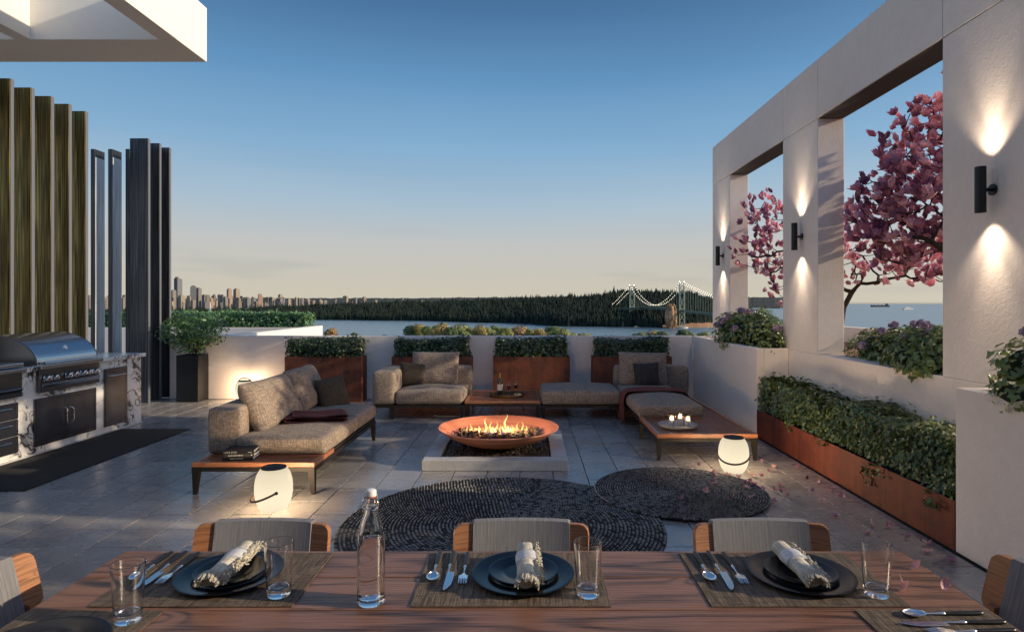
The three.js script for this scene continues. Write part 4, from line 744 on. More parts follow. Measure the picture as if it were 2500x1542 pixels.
// ---------------------------------------------------------------- dining table and places
const TY = .75;
{
  const t = thing('dining_table', 'long walnut plank dining table in the foreground', 'table');
  const x0 = -1.388, x1 = 1.283;
  for (let k = 0; k < 5; k++) part(t, 'plank', box(x0, x1, TY - .045, TY, -2.1 + k * .2035 + .001, -2.1 + (k + 1) * .2035 - .0025, .004, [k * 1.37 + .2, k * .21 + .1]), M.tableWood);
  for (const x of [x0 + .25, x1 - .33]) part(t, 'leg_frame', join([box(x, x + .08, .0, TY - .046, -1.98, -1.90, .004), box(x, x + .08, 0, TY - .046, -1.28, -1.20, .004), box(x + .005, x + .075, .06, .12, -1.899, -1.281, .004), box(x + .005, x + .075, TY - .12, TY - .047, -1.899, -1.281, .004)]), M.tableWood);
}
function chair(label, x, z, ry) {
  const t = thing('dining_chair', label, 'chair', [x, 0, z], ry, 'wooden dining chairs round the table');
  // local: backrest at z = 0, seat towards +z
  const w = .515, R = .95, th = .02, lean = .24;
  const curved = (hw, y0, y1, zt, r, mat, name) => { // curved board with rounded corners
    const sh = new THREE.Shape(); sh.moveTo(-hw + r, y0); sh.lineTo(hw - r, y0); sh.quadraticCurveTo(hw, y0, hw, y0 + r); sh.lineTo(hw, y1 - r); sh.quadraticCurveTo(hw, y1, hw - r, y1); sh.lineTo(-hw + r, y1); sh.quadraticCurveTo(-hw, y1, -hw, y1 - r); sh.lineTo(-hw, y0 + r); sh.quadraticCurveTo(-hw, y0, -hw + r, y0);
    let g = new THREE.ExtrudeGeometry(sh, { depth: zt, bevelEnabled: true, bevelSize: .003, bevelThickness: .003, bevelSegments: 2, curveSegments: 8 }); g.translate(0, 0, -zt / 2); g = metreUV(g, [rr(0, 4), rr(0, 4)]);
    // cut into strips so that it can bend
    const p = g.attributes.position; return { g, p };
  };
  const board = (hw, y0, y1, zt, r, N) => { // grid board: closed bent slab
    const pos = [], idx = [], K = 10; const edge = (y, s) => { const c = Math.min(y - y0, y1 - y); return c < r ? hw - r + Math.sqrt(Math.max(0, r * r - (r - c) * (r - c))) : hw; };
    for (const f of [1, -1]) for (let j = 0; j <= K; j++) { const y = lerp(y0, y1, .5 - .5 * Math.cos(j / K * Math.PI)), h = edge(y); for (let i = 0; i <= N; i++) { const xx = lerp(-h, h, i / N); pos.push(xx, y, f * zt / 2); } }
    const Q = N + 1, Mx = Q * (K + 1); for (const s of [0, 1]) for (let j = 0; j < K; j++) for (let i = 0; i < N; i++) { const a = s * Mx + j * Q + i, b = a + 1, c = a + Q, d = c + 1; s ? idx.push(a, c, b, b, c, d) : idx.push(a, b, c, b, d, c); }
    for (let j = 0; j < K; j++) for (const i of [0, N]) { const a = j * Q + i, c = a + Q; i ? idx.push(a, a + Mx, c, c, a + Mx, c + Mx) : idx.push(a, c, a + Mx, c, c + Mx, a + Mx); }
    for (let i = 0; i < N; i++) for (const j of [0, K]) { const a = j * Q + i, b = a + 1; j ? idx.push(a, b, a + Mx, b, b + Mx, a + Mx) : idx.push(a, a + Mx, b, b, a + Mx, b + Mx); }
    let g = new THREE.BufferGeometry(); g.setAttribute('position', new THREE.Float32BufferAttribute(pos, 3)); g.setIndex(idx); g = g.toNonIndexed(); g.computeVertexNormals(); g = metreUV(g, [rr(0, 4), rr(0, 4)]);
    const p = g.attributes.position; for (let i = 0; i < p.count; i++) { const xx = p.getX(i), y = p.getY(i), z = p.getZ(i), a = xx / R; p.setXYZ(i, Math.sin(a) * (R - z), y, z + R * (1 - Math.cos(a)) - (y - .62) * lean); }
    g.computeVertexNormals(); return g;
  };
  part(t, 'backrest', board(w / 2, .605, .782, th, .03, 28), M.chairWood, [0, -.016, 0]);
  part(t, 'wrap', board(.186, .598, .790, th + .014, .006, 28), M.chairWrap, [0, -.016, 0]);
  for (const s of [-1, 1]) part(t, 'rear_leg', join([taper([s * .215, 0, -.03], [s * .205, .42, .03], .03, .042), taper([s * .205, .42, .03], [s * .2, .612, .035], .042, .03)]), M.chairWood);
  for (const s of [-1, 1]) part(t, 'front_leg', taper([s * .22, 0, .47], [s * .205, .42, .44], .028, .042), M.chairWood);
  part(t, 'seat_frame', join([box(-.22, .22, .38, .425, .02, .055, .004), box(-.22, .22, .38, .425, .425, .46, .004), box(-.225, -.19, .38, .425, .056, .424, .004), box(.19, .225, .38, .425, .056, .424, .004)]), M.chairWood);
  part(t, 'seat', soft(.44, .04, .44, .015, .008, .001, 7), M.chairWrap, [0, .447, .24]);
}
chair('left one of the three chairs along the far side of the dining table', -1.003, -2.3, 0);
chair('middle one of the three chairs along the far side of the dining table', -.027, -2.3, 0);
chair('right one of the three chairs along the far side of the dining table', .878, -2.3, 0);
chair('chair at the left head of the dining table, cut by the picture edge', -1.685, -1.815, Math.PI / 2);
chair('chair at the right head of the dining table, cut by the picture edge', 1.565, -1.80, -Math.PI / 2);

const mat = (label, x0, x1, d0, d1, i) => { const t = thing('placemat', label, 'placemat', [(x0 + x1) / 2, TY, -(d0 + d1) / 2], 0, 'woven placemats'); part(t, 'weave', box(-(x1 - x0) / 2, (x1 - x0) / 2, .001, .0038, -(d1 - d0) / 2, (d1 - d0) / 2, .001, [i * 2.1, i]), M.placemat); };
mat('woven brown placemat of the left place, under the left plates', -1.235, -.662, 1.707, 2.076, 1);
mat('woven brown placemat of the middle place, under the middle plates', -.333, .232, 1.707, 2.076, 2);
mat('woven brown placemat of the right place, under the right plates', .513, 1.072, 1.707, 2.076, 3);
mat('woven placemat at the bottom right, under cutlery pointing sideways', .903, 1.272, 1.13, 1.69, 4);
mat('woven placemat at the bottom left corner, under a half hidden plate', -1.375, -1.005, 1.13, 1.685, 5);

const plateProf = (R, h) => new THREE.SplineCurve([[0, .003], [R * .52, .003], [R * .6, .004], [R * .7, h * .62], [R * .97, h], [R, h + .0015], [R * .985, h + .004], [R * .7, h * .62 + .004], [R * .6, .009], [R * .5, .0075], [0, .0075]].map((p) => new THREE.Vector2(...p))).getPoints(60).map((p) => [Math.max(0, p.x), p.y]);
const bigPlate = lathe(plateProf(.157, .014), 72), smallPlate = lathe(plateProf(.106, .012), 64);
function plates(where, x, d, small = true) {
  const a = thing('dinner_plate', 'large black dinner plate ' + where, 'plate', [x, TY + .002, -d], 0, 'black dinner plates'); part(a, 'dish', bigPlate, M.plate);
  if (small) { const b = thing('side_plate', 'smaller black plate stacked on the dinner plate ' + where, 'plate', [x, TY + .0105, -d], 0, 'black side plates'); part(b, 'dish', smallPlate, M.plate); }
}
plates('at the left place', -.925, 1.895); plates('at the middle place', -.016, 1.895); plates('at the right place', .845, 1.895); plates('at the bottom left corner', -1.19, 1.465, false);

// rolled napkins
function napkin(label, x, d, ry, sd) {
  const t = thing('rolled_napkin', label, 'napkin', [x, TY + .026, -d], ry, 'rolled linen napkins on the plates');
  const roll = (L, rw, rh, K, n, wob) => { const pos = [], idx = []; for (let j = 0; j <= n; j++) { const s = j / n, z = lerp(-L / 2, L / 2, s); for (let k = 0; k < K; k++) { const a = k / K * 6.283, f = 1 + (fbm(a * 1.5 + 5, s * 4 + 5, 99, 99, sd, 3) - .5) * wob + .06 * Math.sin(a * 2 + .6); pos.push(Math.cos(a) * rw * f, rh + Math.sin(a) * rh * f, z); } } for (let j = 0; j < n; j++) for (let k = 0; k < K; k++) { const a = j * K + k, b = j * K + (k + 1) % K; idx.push(a, b, a + K, b, b + K, a + K); } for (const j of [0, n]) { pos.push(0, rh, lerp(-L / 2, L / 2, j / n)); const c = pos.length / 3 - 1; for (let k = 0; k < K; k++) { const a = j * K + k, b = j * K + (k + 1) % K; j ? idx.push(a, b, c) : idx.push(b, a, c); } } const g = new THREE.BufferGeometry(); g.setAttribute('position', new THREE.Float32BufferAttribute(pos, 3)); g.setIndex(idx); g.computeVertexNormals(); return metreUV(g); };
  part(t, 'cloth', roll(.245, .027, .021, 40, 20, .26), M.linen, [-.008, 0, -.012]);
  part(t, 'fold', roll(.25, .010, .016, 20, 16, .4), M.linen, [.0245, .004, -.012], [0, -.02, 0]);
  part(t, 'band', roll(.062, .0335, .0245, 40, 8, .14), M.linenBand, [-.004, -.002, -.03], [0, .06, 0]);
  const fr = [];
  for (let i = 0; i < 95; i++) { const a = rr(-.35, 3.5), x0 = -.008 + Math.cos(a) * .027, y0 = .021 + Math.sin(a) * .021; fr.push(tube([[x0, y0, .085 + rr(0, .02)], [x0 * 1.08 + rr(-.004, .004), y0 + .003 + rr(-.002, .003), .115], [x0 * 1.12 + rr(-.006, .006), Math.max(.001, y0 * .9 + rr(-.004, .004)), .128 + rr(0, .016)]], rr(.0016, .0026), 5, 5)); }
  for (let i = 0; i < 170; i++) { const z = lerp(-.14, .12, rnd()), a = rr(-.4, 2.2), x0 = .0245 + Math.cos(a) * .011, y0 = .02 + Math.sin(a) * .016; fr.push(tube([[x0, y0, z], [x0 + rr(.002, .006), y0 + rr(-.002, .005), z + rr(-.006, .006)], [x0 + rr(.0, .009), y0 + rr(-.006, .004), z + rr(-.012, .012)]], rr(.0015, .0026), 4, 5)); }
  part(t, 'fringe', join(fr), M.linen);
}
napkin('rolled fringed linen napkin on the left plates', -.92, 1.885, .02, 5); napkin('rolled fringed linen napkin on the middle plates', 0, 1.875, .03, 6); napkin('rolled fringed linen napkin on the right plates', .838, 1.885, -.01, 7);

// cutlery, handle towards -z, lying on the mat
const handleGeo = (() => { const g = lathe([[0, 0], [.0046, 0], [.0052, .004], [.0068, .05], [.0076, .095], [.0068, .104], [0, .108]], 16); g.rotateX(-Math.PI / 2); g.scale(1, .72, 1); return g; })();
const neckGeo = (() => { const g = lathe([[0, 0], [.0022, 0], [.0026, .03], [.0052, .048], [.0052, .056], [0, .056]], 14); g.rotateX(-Math.PI / 2); g.scale(1, .72, 1); return g; })();
const spoonGeo = (() => { const g = new THREE.SphereGeometry(1, 24, 14, 0, 6.2832, Math.PI * .52, Math.PI * .48); const h = g.clone(); h.scale(.96, .9, .96); const i = h.index.array; for (let k = 0; k < i.length; k += 3) { const s = i[k]; i[k] = i[k + 1]; i[k + 1] = s; } h.computeVertexNormals(); const m = join([g, h]); m.scale(.021, .0085, .031); m.translate(0, .010, .029); return m; })();
const knifeGeo = (() => { const s = new THREE.Shape(); s.moveTo(-.004, 0); s.lineTo(.017, 0); s.lineTo(.017, .05); s.quadraticCurveTo(.017, .1, -.002, .118); s.quadraticCurveTo(-.006, .118, -.006, .1); s.lineTo(-.004, 0); const g = new THREE.ExtrudeGeometry(s, { depth: .0012, bevelEnabled: true, bevelSize: .0006, bevelThickness: .0005, bevelSegments: 1 }); g.rotateX(Math.PI / 2); g.translate(0, .0055, 0); return metreUV(g); })();
const forkGeo = (() => { const s = new THREE.Shape(); s.moveTo(-.003, 0); s.quadraticCurveTo(-.004, .014, -.0135, .022); s.lineTo(-.0135, .04); const tine = (x) => { s.lineTo(x - .0015, .072); s.lineTo(x + .0005, .072); }; s.lineTo(-.0135, .045); tine(-.0105); s.lineTo(-.0085, .046); s.lineTo(-.0062, .046); tine(-.0038); s.lineTo(-.0016, .046); s.lineTo(.0016, .046); tine(.0044); s.lineTo(.0062, .046); s.lineTo(.0085, .046); tine(.0112); s.lineTo(.0135, .045); s.lineTo(.0135, .022); s.quadraticCurveTo(.004, .014, .003, 0); const g = new THREE.ExtrudeGeometry(s, { depth: .0012, bevelEnabled: true, bevelSize: .0005, bevelThickness: .0004, bevelSegments: 1 }); g.rotateX(Math.PI / 2); const p = g.attributes.position; for (let i = 0; i < p.count; i++) { const z = p.getZ(i); p.setY(i, p.getY(i) + .006 + .004 * Math.sin(clamp(z / .072, 0, 1) * 2.6)); } g.computeVertexNormals(); return metreUV(g); })();
function cutlery(kind, label, x, z, ry) {
  const t = thing(kind, label, kind, [x, TY + .0042, z], ry, 'black handled cutlery');
  part(t, 'handle', handleGeo, M.handle, [0, .0056, -.056]); part(t, 'neck', neckGeo, M.cutlery, [0, .0056, 0]);
  part(t, kind === 'spoon' ? 'bowl' : kind === 'knife' ? 'blade' : 'tines', { spoon: spoonGeo, knife: knifeGeo, fork: forkGeo }[kind], M.cutlery, [0, 0, -.002]);
}
[['left', -1.205, .02], ['middle', -.295, .03], ['right', .558, -.03]].forEach(([w, x, a], i) => {
  cutlery('spoon', `spoon with black handle at the ${w} place, outermost left of the cutlery`, x, -1.905, a); cutlery('knife', `knife with black handle at the ${w} place, between spoon and fork`, x + .045, -1.91, a); cutlery('fork', `fork with black handle at the ${w} place, next to the plate`, x + .094, -1.90, a);
});
cutlery('spoon', 'spoon with black handle lying sideways on the bottom right placemat', 1.075, -1.655, Math.PI + Math.PI / 2 + .03); cutlery('knife', 'knife with black handle lying sideways below the bottom right spoon', 1.10, -1.61, Math.PI + Math.PI / 2 + .02); cutlery('fork', 'fork lying sideways at the bottom right edge, below the knife', 1.095, -1.565, Math.PI + Math.PI / 2 + .05);

// tumblers
const tumbler = lathe([[0, 0], [.0305, 0], [.0325, .003], [.0345, .03], [.0415, .153], [.0412, .1545], [.0398, .1545], [.0393, .153], [.0325, .032], [.0305, .025], [.026, .0225], [0, .0215]], 56);
[['far left, beside the left cutlery', -1.07, 1.63], ['right of the left plates', -.726, 1.775], ['right of the middle plates', .173, 1.775], ['right of the right plates, beside the fallen petals', 1.013, 1.775]].forEach(([w, x, d]) => { const t = thing('tumbler', 'clear glass tumbler ' + w, 'glass', [x, TY + .0042, -d], 0, 'clear tumblers on the table'); part(t, 'body', tumbler, M.glass); });
// swing-top water bottle
{
  const t = thing('water_bottle', 'clear swing top glass bottle of water on the dining table', 'bottle', [-.448, TY + .001, -1.737]);
  const out = [[0, 0], [.036, 0], [.039, .004], [.039, .135], [.0385, .19], [.031, .222], [.0205, .252], [.0165, .275], [.0165, .289], [.0185, .291], [.0185, .298], [.0145, .300]], inn = [[.0115, .300], [.0135, .275], [.0175, .252], [.028, .222], [.0355, .19], [.036, .135], [.036, .02], [.032, .013], [0, .011]];
  part(t, 'body', lathe([...out, ...inn], 56), M.glass);
  part(t, 'water', lathe([[0, .0114], [.0316, .0134], [.0356, .0204], [.0356, .135], [.0353, .188], [0, .1885]], 48), M.water);
  part(t, 'stopper', lathe([[0, .301], [.0145, .301], [.0152, .304], [.0145, .317], [.011, .321], [0, .321]], 28), M.white);
  part(t, 'seal', lathe([[.011, .2985], [.016, .2985], [.016, .301], [.011, .301]], 24), std({ color: rgb(.5, .12, .06), roughness: .6 }));
  const wire = (s) => tube([[s * .0155, .311, 0], [s * .019, .300, .004], [s * .0235, .275, .012], [s * .0215, .262, .004], [s * .0178, .268, -.006]], .0011, 20, 6);
  part(t, 'wire_bail', join([wire(1), wire(-1), tube([[-.0235, .275, .012], [-.012, .272, .022], [.012, .272, .022], [.0235, .275, .012]], .0011, 16, 6), moved(new THREE.TorusGeometry(.0178, .0011, 6, 32), 0, .266, 0, Math.PI / 2, 0, 0)]), M.chrome);
}
// petals and fallen blossoms
const petalMat = [rgb(.58, .30, .34), rgb(.50, .21, .29), rgb(.42, .19, .30), rgb(.66, .40, .40)].map((c) => phy({ color: c, roughness: .6, transmission: .3, thickness: 0, side: THREE.DoubleSide }));
const bigPetal = (() => { const g = petalShape(.036, .025, .9, 4).toNonIndexed(); g.computeVertexNormals(); g.translate(0, 0, -.018); return metreUV(g); })();
[['nearest the right tumbler, curled upright', 2213, 1440, .4, 1.2], ['at the top right of the table', 2240, 1387, 2.2, 1.4], ['near the right edge of the table', 2303, 1434, -.8, 2.6]].forEach(([w, u, v, rx, ry], i) => { const d = 1490 * .85 / (v - 740), t = thing('fallen_petal', 'pale pink petal on the dining table ' + w, 'petal', [(u - 1290) / 1490 * d, TY + .004, -d], ry); part(t, 'petal', bigPetal, petalMat[i === 0 ? 3 : 0], [0, .004, 0], [-.35, 0, .5]); if (i === 0) part(t, 'petal', bigPetal, petalMat[0], [.006, .012, 0], [-.9, .5, -.3]); });
const flowers = [flowerGeo(5, .036, .034, .5, .25, 0), flowerGeo(5, .034, .03, .8, .55, 2), flowerGeo(3, .034, .034, .7, .15, 0)];
const Z8 = (x, y) => [1720 + x / 5.108, 1080 + y / 5.108], Zb = (x, y) => [2180 + x / 6.247, 1300 + y / 6.247];
[Z8(300, 415), Z8(120, 440), Z8(120, 555), Z8(20, 660), Z8(430, 480), Z8(565, 550), Z8(515, 580), Z8(540, 633), Z8(622, 572), Z8(745, 655), Z8(340, 755), Z8(600, 755), Z8(600, 425), Z8(703, 442), Z8(730, 267), Z8(880, 330), Z8(812, 365), Z8(1175, 335), Z8(1290, 470), Z8(1425, 530), Z8(1600, 625), Z8(1720, 695), Z8(1325, 628), Z8(1465, 755), Z8(945, 550), Z8(880, 608), Z8(965, 642), Z8(1050, 678), Z8(1020, 608), Z8(870, 760), Z8(1635, 935), Z8(2085, 1055), Z8(2045, 1148), Z8(2280, 1062), Zb(195, 110), Zb(530, 215), Zb(535, 325), Zb(905, 458), [1709, 1140], [1744, 1167], [1745, 1192], [1668, 1231]].forEach(([u, v], i) => {
  let d = 2384 / (v - 740), x = (u - 1290) / 1490 * d; const on = Math.hypot(x - 1.277, d - 5.155) < .71, lab = on ? 'fallen pink blossom lying on the smaller charcoal rug' : 'fallen pink blossom scattered on the pavers beside the right planter';
  const t = thing('fallen_blossom', lab, 'blossom', [x, on ? .031 : .004, -d], rr(0, 6), on ? 'fallen blossoms on the small rug' : 'fallen blossoms on the pavers'), k = i % 3, open = i % 4 === 0 || i === 30 || i === 37;
  part(t, 'petals', flowers[open ? 0 : 1 + (i % 2)], petalMat[i % 4], [0, open ? .004 : .016, 0], open ? [rr(-.15, .15), 0, rr(-.15, .15)] : [rr(-1, 1.1), 0, rr(-1, 1)]);
  part(t, 'heart', new THREE.SphereGeometry(.006, 8, 6), M.blossomDark, [0, open ? .008 : .016, 0]);
});

// ---------------------------------------------------------------- the view: water, far shore, city, bridge
const ORD = 'first second third fourth fifth sixth seventh eighth ninth tenth eleventh twelfth thirteenth fourteenth fifteenth sixteenth seventeenth eighteenth nineteenth twentieth 21st 22nd 23rd 24th 25th 26th 27th 28th 29th 30th 31st 32nd 33rd 34th 35th 36th 37th 38th 39th 40th 41st 42nd 43rd 44th 45th'.split(' ');
const WL = -60, GX = (u, d) => (u - 1290) / 1490 * d, GY = (v, d) => 1.6 - (v - 740) / 1490 * d;
const tableAt = (tb, x) => { if (x <= tb[0][0]) return tb[0][1]; for (let i = 1; i < tb.length; i++) if (x <= tb[i][0]) { const t = (x - tb[i - 1][0]) / (tb[i][0] - tb[i - 1][0]); return lerp(tb[i - 1][1], tb[i][1], t * t * (3 - 2 * t)); } return tb[tb.length - 1][1]; };
{
  const g = new THREE.PlaneGeometry(90000, 90000, 1, 1); g.rotateX(-Math.PI / 2); g.translate(0, WL, -40000);
  const bump = (f, sx, sy) => texture(512, 512, (u, v) => .55 * fbm(u * f, v * f * 3, f, f * 3, 601, 4) + .45 * fbm(u * 3, v * 8, 3, 8, 607, 3), false, sx, sy);
  struct('water', metreUV(g), phy({ color: rgb(.15, .225, .27), roughness: .26, ior: 1.33, specularIntensity: 1, bumpMap: bump(28, 420, 420), bumpScale: .8 }));
}
const patch = (us, ds, y) => { // ground patch over directions us and distances ds(u, t)
  const pos = [], idx = [], n = us.length, m = ds.length; us.forEach((u) => ds.forEach((t) => { const p = y(u, t); pos.push(...p); }));
  for (let i = 0; i < n - 1; i++) for (let j = 0; j < m - 1; j++) { const a = i * m + j, b = a + 1, c = a + m, d = c + 1; idx.push(a, c, b, b, c, d); }
  const g = new THREE.BufferGeometry(); g.setAttribute('position', new THREE.Float32BufferAttribute(pos, 3)); g.setIndex(idx); g.computeVertexNormals(); return metreUV(g);
};
const range = (a, b, n) => Array.from({ length: n + 1 }, (_, i) => a + (b - a) * i / n);
const shore = [[100, 2700], [560, 2500], [790, 2290], [1000, 2180], [1200, 1960], [1400, 1640], [1540, 1600], [1640, 1560], [1700, 1620], [1760, 1800]];
const ridge = [[100, 754], [420, 754], [560, 750], [700, 744], [800, 739], [870, 735], [1000, 731], [1150, 728], [1300, 723], [1400, 717], [1511, 706], [1632, 704], [1690, 708], [1740, 724], [1790, 740]];
const hillAt = (u, t) => { const d0 = tableAt(shore, u), d = d0 + t * 1100, yr = GY(tableAt(ridge, u), d0 + 480) - 22; const f = t < .44 ? Math.pow(t / .44, .75) : 1 - (t - .44) * .55; return [GX(u, d), WL - 1 + (Math.max(4, yr - WL)) * f + (fbm(u / 40, t * 6, 999, 999, 611, 3) - .5) * 7 * Math.min(1, t * 6), -d]; };
M.forestFloor = std({ color: rgb(.010, .014, .007), roughness: 1 });
struct('wooded_hill', patch(range(80, 1800, 170), range(0, 1, 26), hillAt), M.forestFloor);
{
  const conifer = (() => { const l = []; for (let k = 0; k < 4; k++) { const g = new THREE.ConeGeometry(.20 - k * .038, .42, 7, 1, true); const p = g.attributes.position; for (let i = 0; i < p.count; i++) if (p.getY(i) < 0) { const f = .7 + .6 * hash(i, k, 9); p.setX(i, p.getX(i) * f); p.setZ(i, p.getZ(i) * f); p.setY(i, p.getY(i) + (hash(i, k, 12) - .5) * .12); } g.translate(0, .3 + k * .2, 0); l.push(g); } return join(l); })();
  const mats = [], cols = [], m = new THREE.Matrix4(), q = new THREE.Quaternion();
  for (let i = 0; i < 24000; i++) {
    const u = rr(85, 1780), t = Math.pow(rnd(), 1.25) * .62 + .004, p = hillAt(u, t), cl = fbm(u / 22, t * 9, 999, 999, 621, 3);
    const h = rr(13, 24) * (.75 + .5 * cl) * (rnd() < .07 ? 1.45 : 1), w = h * rr(.62, 1.1);
    m.compose(V(p[0], p[1] - 1.5, p[2]), q.setFromAxisAngle(up, rr(0, 6.28)), V(w, h, w)); mats.push(m.clone());
    const k = rr(.5, 1.35) * (.55 + .9 * fbm(u / 14, t * 16, 999, 999, 629, 3)), wm = fbm(u / 60, t * 4, 999, 999, 627, 2) > .56 ? 1.5 : 1; cols.push(new THREE.Color().setRGB(.010 * k * wm, .021 * k * (wm > 1 ? 1.2 : 1), .015 * k));
  }
  tag(stuffInst(scene, 'forest', conifer, std({ color: rgb(1, 1, 1), roughness: 1 }), mats, cols), 'dark conifer forest covering the far shore', 'forest');
}
// distant wooded ridge behind the city, headland across the bay, faint mountains
{
  const strip = (u0, u1, d, top, base, sd, amp) => patch(range(u0, u1, 260), [0, .35, .7, 1], (u, t) => { const yt = GY(tableAt(top, u), d) + (fbm(u / 7, 1, 9999, 99, sd, 4) - .5) * amp * 2; return [GX(u, d + t * 900), lerp(WL - 1, yt, Math.sin(t * Math.PI * .5)), -(d + t * 900)]; });
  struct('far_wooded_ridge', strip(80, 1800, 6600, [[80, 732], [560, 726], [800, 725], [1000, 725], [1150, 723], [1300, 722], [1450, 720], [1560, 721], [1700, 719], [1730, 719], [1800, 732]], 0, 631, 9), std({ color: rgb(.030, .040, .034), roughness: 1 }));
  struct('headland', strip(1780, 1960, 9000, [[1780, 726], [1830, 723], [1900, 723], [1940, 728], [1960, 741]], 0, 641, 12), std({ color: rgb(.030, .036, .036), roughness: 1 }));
}
// city: towers
{
  const face = (A, B, wx, wy, sd) => texture(128, 128, (u, v) => { const i = Math.floor(u * 8), j = Math.floor(v * 8), fu = u * 8 - i, fv = v * 8 - j, win = fu > .2 && fu < .8 && fv > .25 && fv < .78; return lin(...(win ? B.map((c) => c * (.4 + hash(i, j, sd) * 1.2)) : A.map((c) => c * (.92 + .16 * hash(i, j, sd + 2))))); }, true, wx, wy);
  const fm = [[[.22, .165, .12], [.07, .075, .08], 26, 26], [[.31, .235, .165], [.10, .09, .085], 30, 24], [[.14, .14, .15], [.05, .055, .06], 22, 24], [[.40, .24, .17], [.08, .06, .055], 28, 26], [[.055, .062, .068], [.03, .036, .04], 20, 26], [[.19, .165, .15], [.06, .06, .065], 34, 24]].map(([a, b, x, y], i) => std({ map: face(a, b, x, y, 700 + i), roughness: .6 }));
  const tower = (u, wpx, vTop, d, mi, label, group) => {
    const w = wpx / 1490 * d, dp = w * rr(.6, 1.0), yt = GY(vTop, d), b = thing('city_tower', label, 'building', [GX(u, d), WL + 2, -d], rr(-1.05, -.15), group), h = yt - WL - 2;
    const mat2 = fm[mi]; part(b, 'wall', box(-w / 2, w / 2, 0, h * .96, -dp / 2, dp / 2, 0, [rr(0, 50), rr(0, 50)]), mat2); part(b, 'roof_storey', box(-w * .3, w * .3, h * .96, h, -dp * .3, dp * .3, 0), mat2); return b;
  };
  const t0 = tower(431, 12, 675, 4300, 4, 'tallest dark glass tower of the distant skyline, beside the dark fins'); part(t0, 'wing', box(18, 42, 0, 232, -14, 20, 0), fm[2]);
  tower(423, 9, 706, 4200, 5, 'grey tower just left of the tallest skyline tower'); tower(421, 12, 716, 4000, 0, 'sunlit beige tower at the left end of the skyline, before the tallest tower'); tower(443, 15, 719, 3900, 1, 'broad sunlit beige tower at the foot of the tallest tower');
  tower(471, 13, 696, 4400, 2, 'dark flat topped tower, second tallest in the left skyline'); tower(484, 11, 701, 4500, 5, 'grey stepped tower right of the dark flat topped one');
  tower(559, 13, 703, 4600, 3, 'red brick coloured tower under construction in the skyline'); tower(577, 13, 703, 4700, 1, 'brown tower right of the red tower in the skyline'); tower(634, 13, 716, 4700, 3, 'reddish tower in the middle of the skyline'); tower(684, 9, 717, 4900, 1, 'pale slim tower standing alone right of the dense skyline'); tower(843, 11, 721, 5400, 1, 'tan tower at the right end of the skyline above the forest'); tower(889, 8, 723, 5600, 0, 'small white tower right of the tan skyline tower');
  const env = [[200, 719], [300, 716], [400, 717], [470, 717], [520, 716], [560, 719], [620, 722], [700, 724], [780, 728], [900, 730], [1120, 731]];
  for (let i = 0; i < 270; i++) {
    const near = i < 205, u = near ? 205 + Math.pow(rnd(), 1.15) * 500 : rr(560, 1110), d = near ? rr(3700, 5000) : rr(5000, 6300), e = tableAt(env, u);
    tower(u, near ? rr(5, 10.5) : rr(3.5, 8), e + Math.pow(rnd(), 1.1) * (near ? 20 : 7) - (rnd() < .08 ? 5 : 0), d, [0, 1, 1, 2, 5, 0, 3, 1, 5, 4][Math.floor(rr(0, 10))], near ? 'mid height tower block packed in the distant city skyline at left' : 'small pale block on the wooded slope right of the skyline', near ? 'tower blocks of the distant skyline' : 'small blocks on the far slope');
  }
}
// steel tripod mast beyond the left hedge
{
  const d = 320, x = GX(507, d), yb = -22, yt = GY(742, d), t = thing('lattice_mast', 'small steel lattice tripod mast above the round bush', 'mast', [x, yb, -d]), h = yt - yb - 2, l = [];
  for (const [a, b] of [[-4.2, 2], [3.6, 2], [.2, -3]]) l.push(taper([a, 0, b], [1.2, h, 0], .5, .4)); for (let k = 1; k < 8; k++) { const f = k / 8, w = (1 - f); l.push(taper([-4.2 * w + 1.2 * f, h * f, 2 * w], [3.6 * w + 1.2 * f, h * f + 1.4, 2 * w], .3, .3)); l.push(taper([-4.2 * w + 1.2 * f, h * f + 1.4, 2 * w], [3.6 * w + 1.2 * f, h * f, 2 * w], .3, .3)); }
  part(t, 'lattice', join(l), std({ color: rgb(.5, .5, .5), metalness: .4, roughness: .5 })); part(t, 'spire', moved(new THREE.CylinderGeometry(.12, .3, 4, 6), 1.2, h + 1.5, 0), M.steel);
}
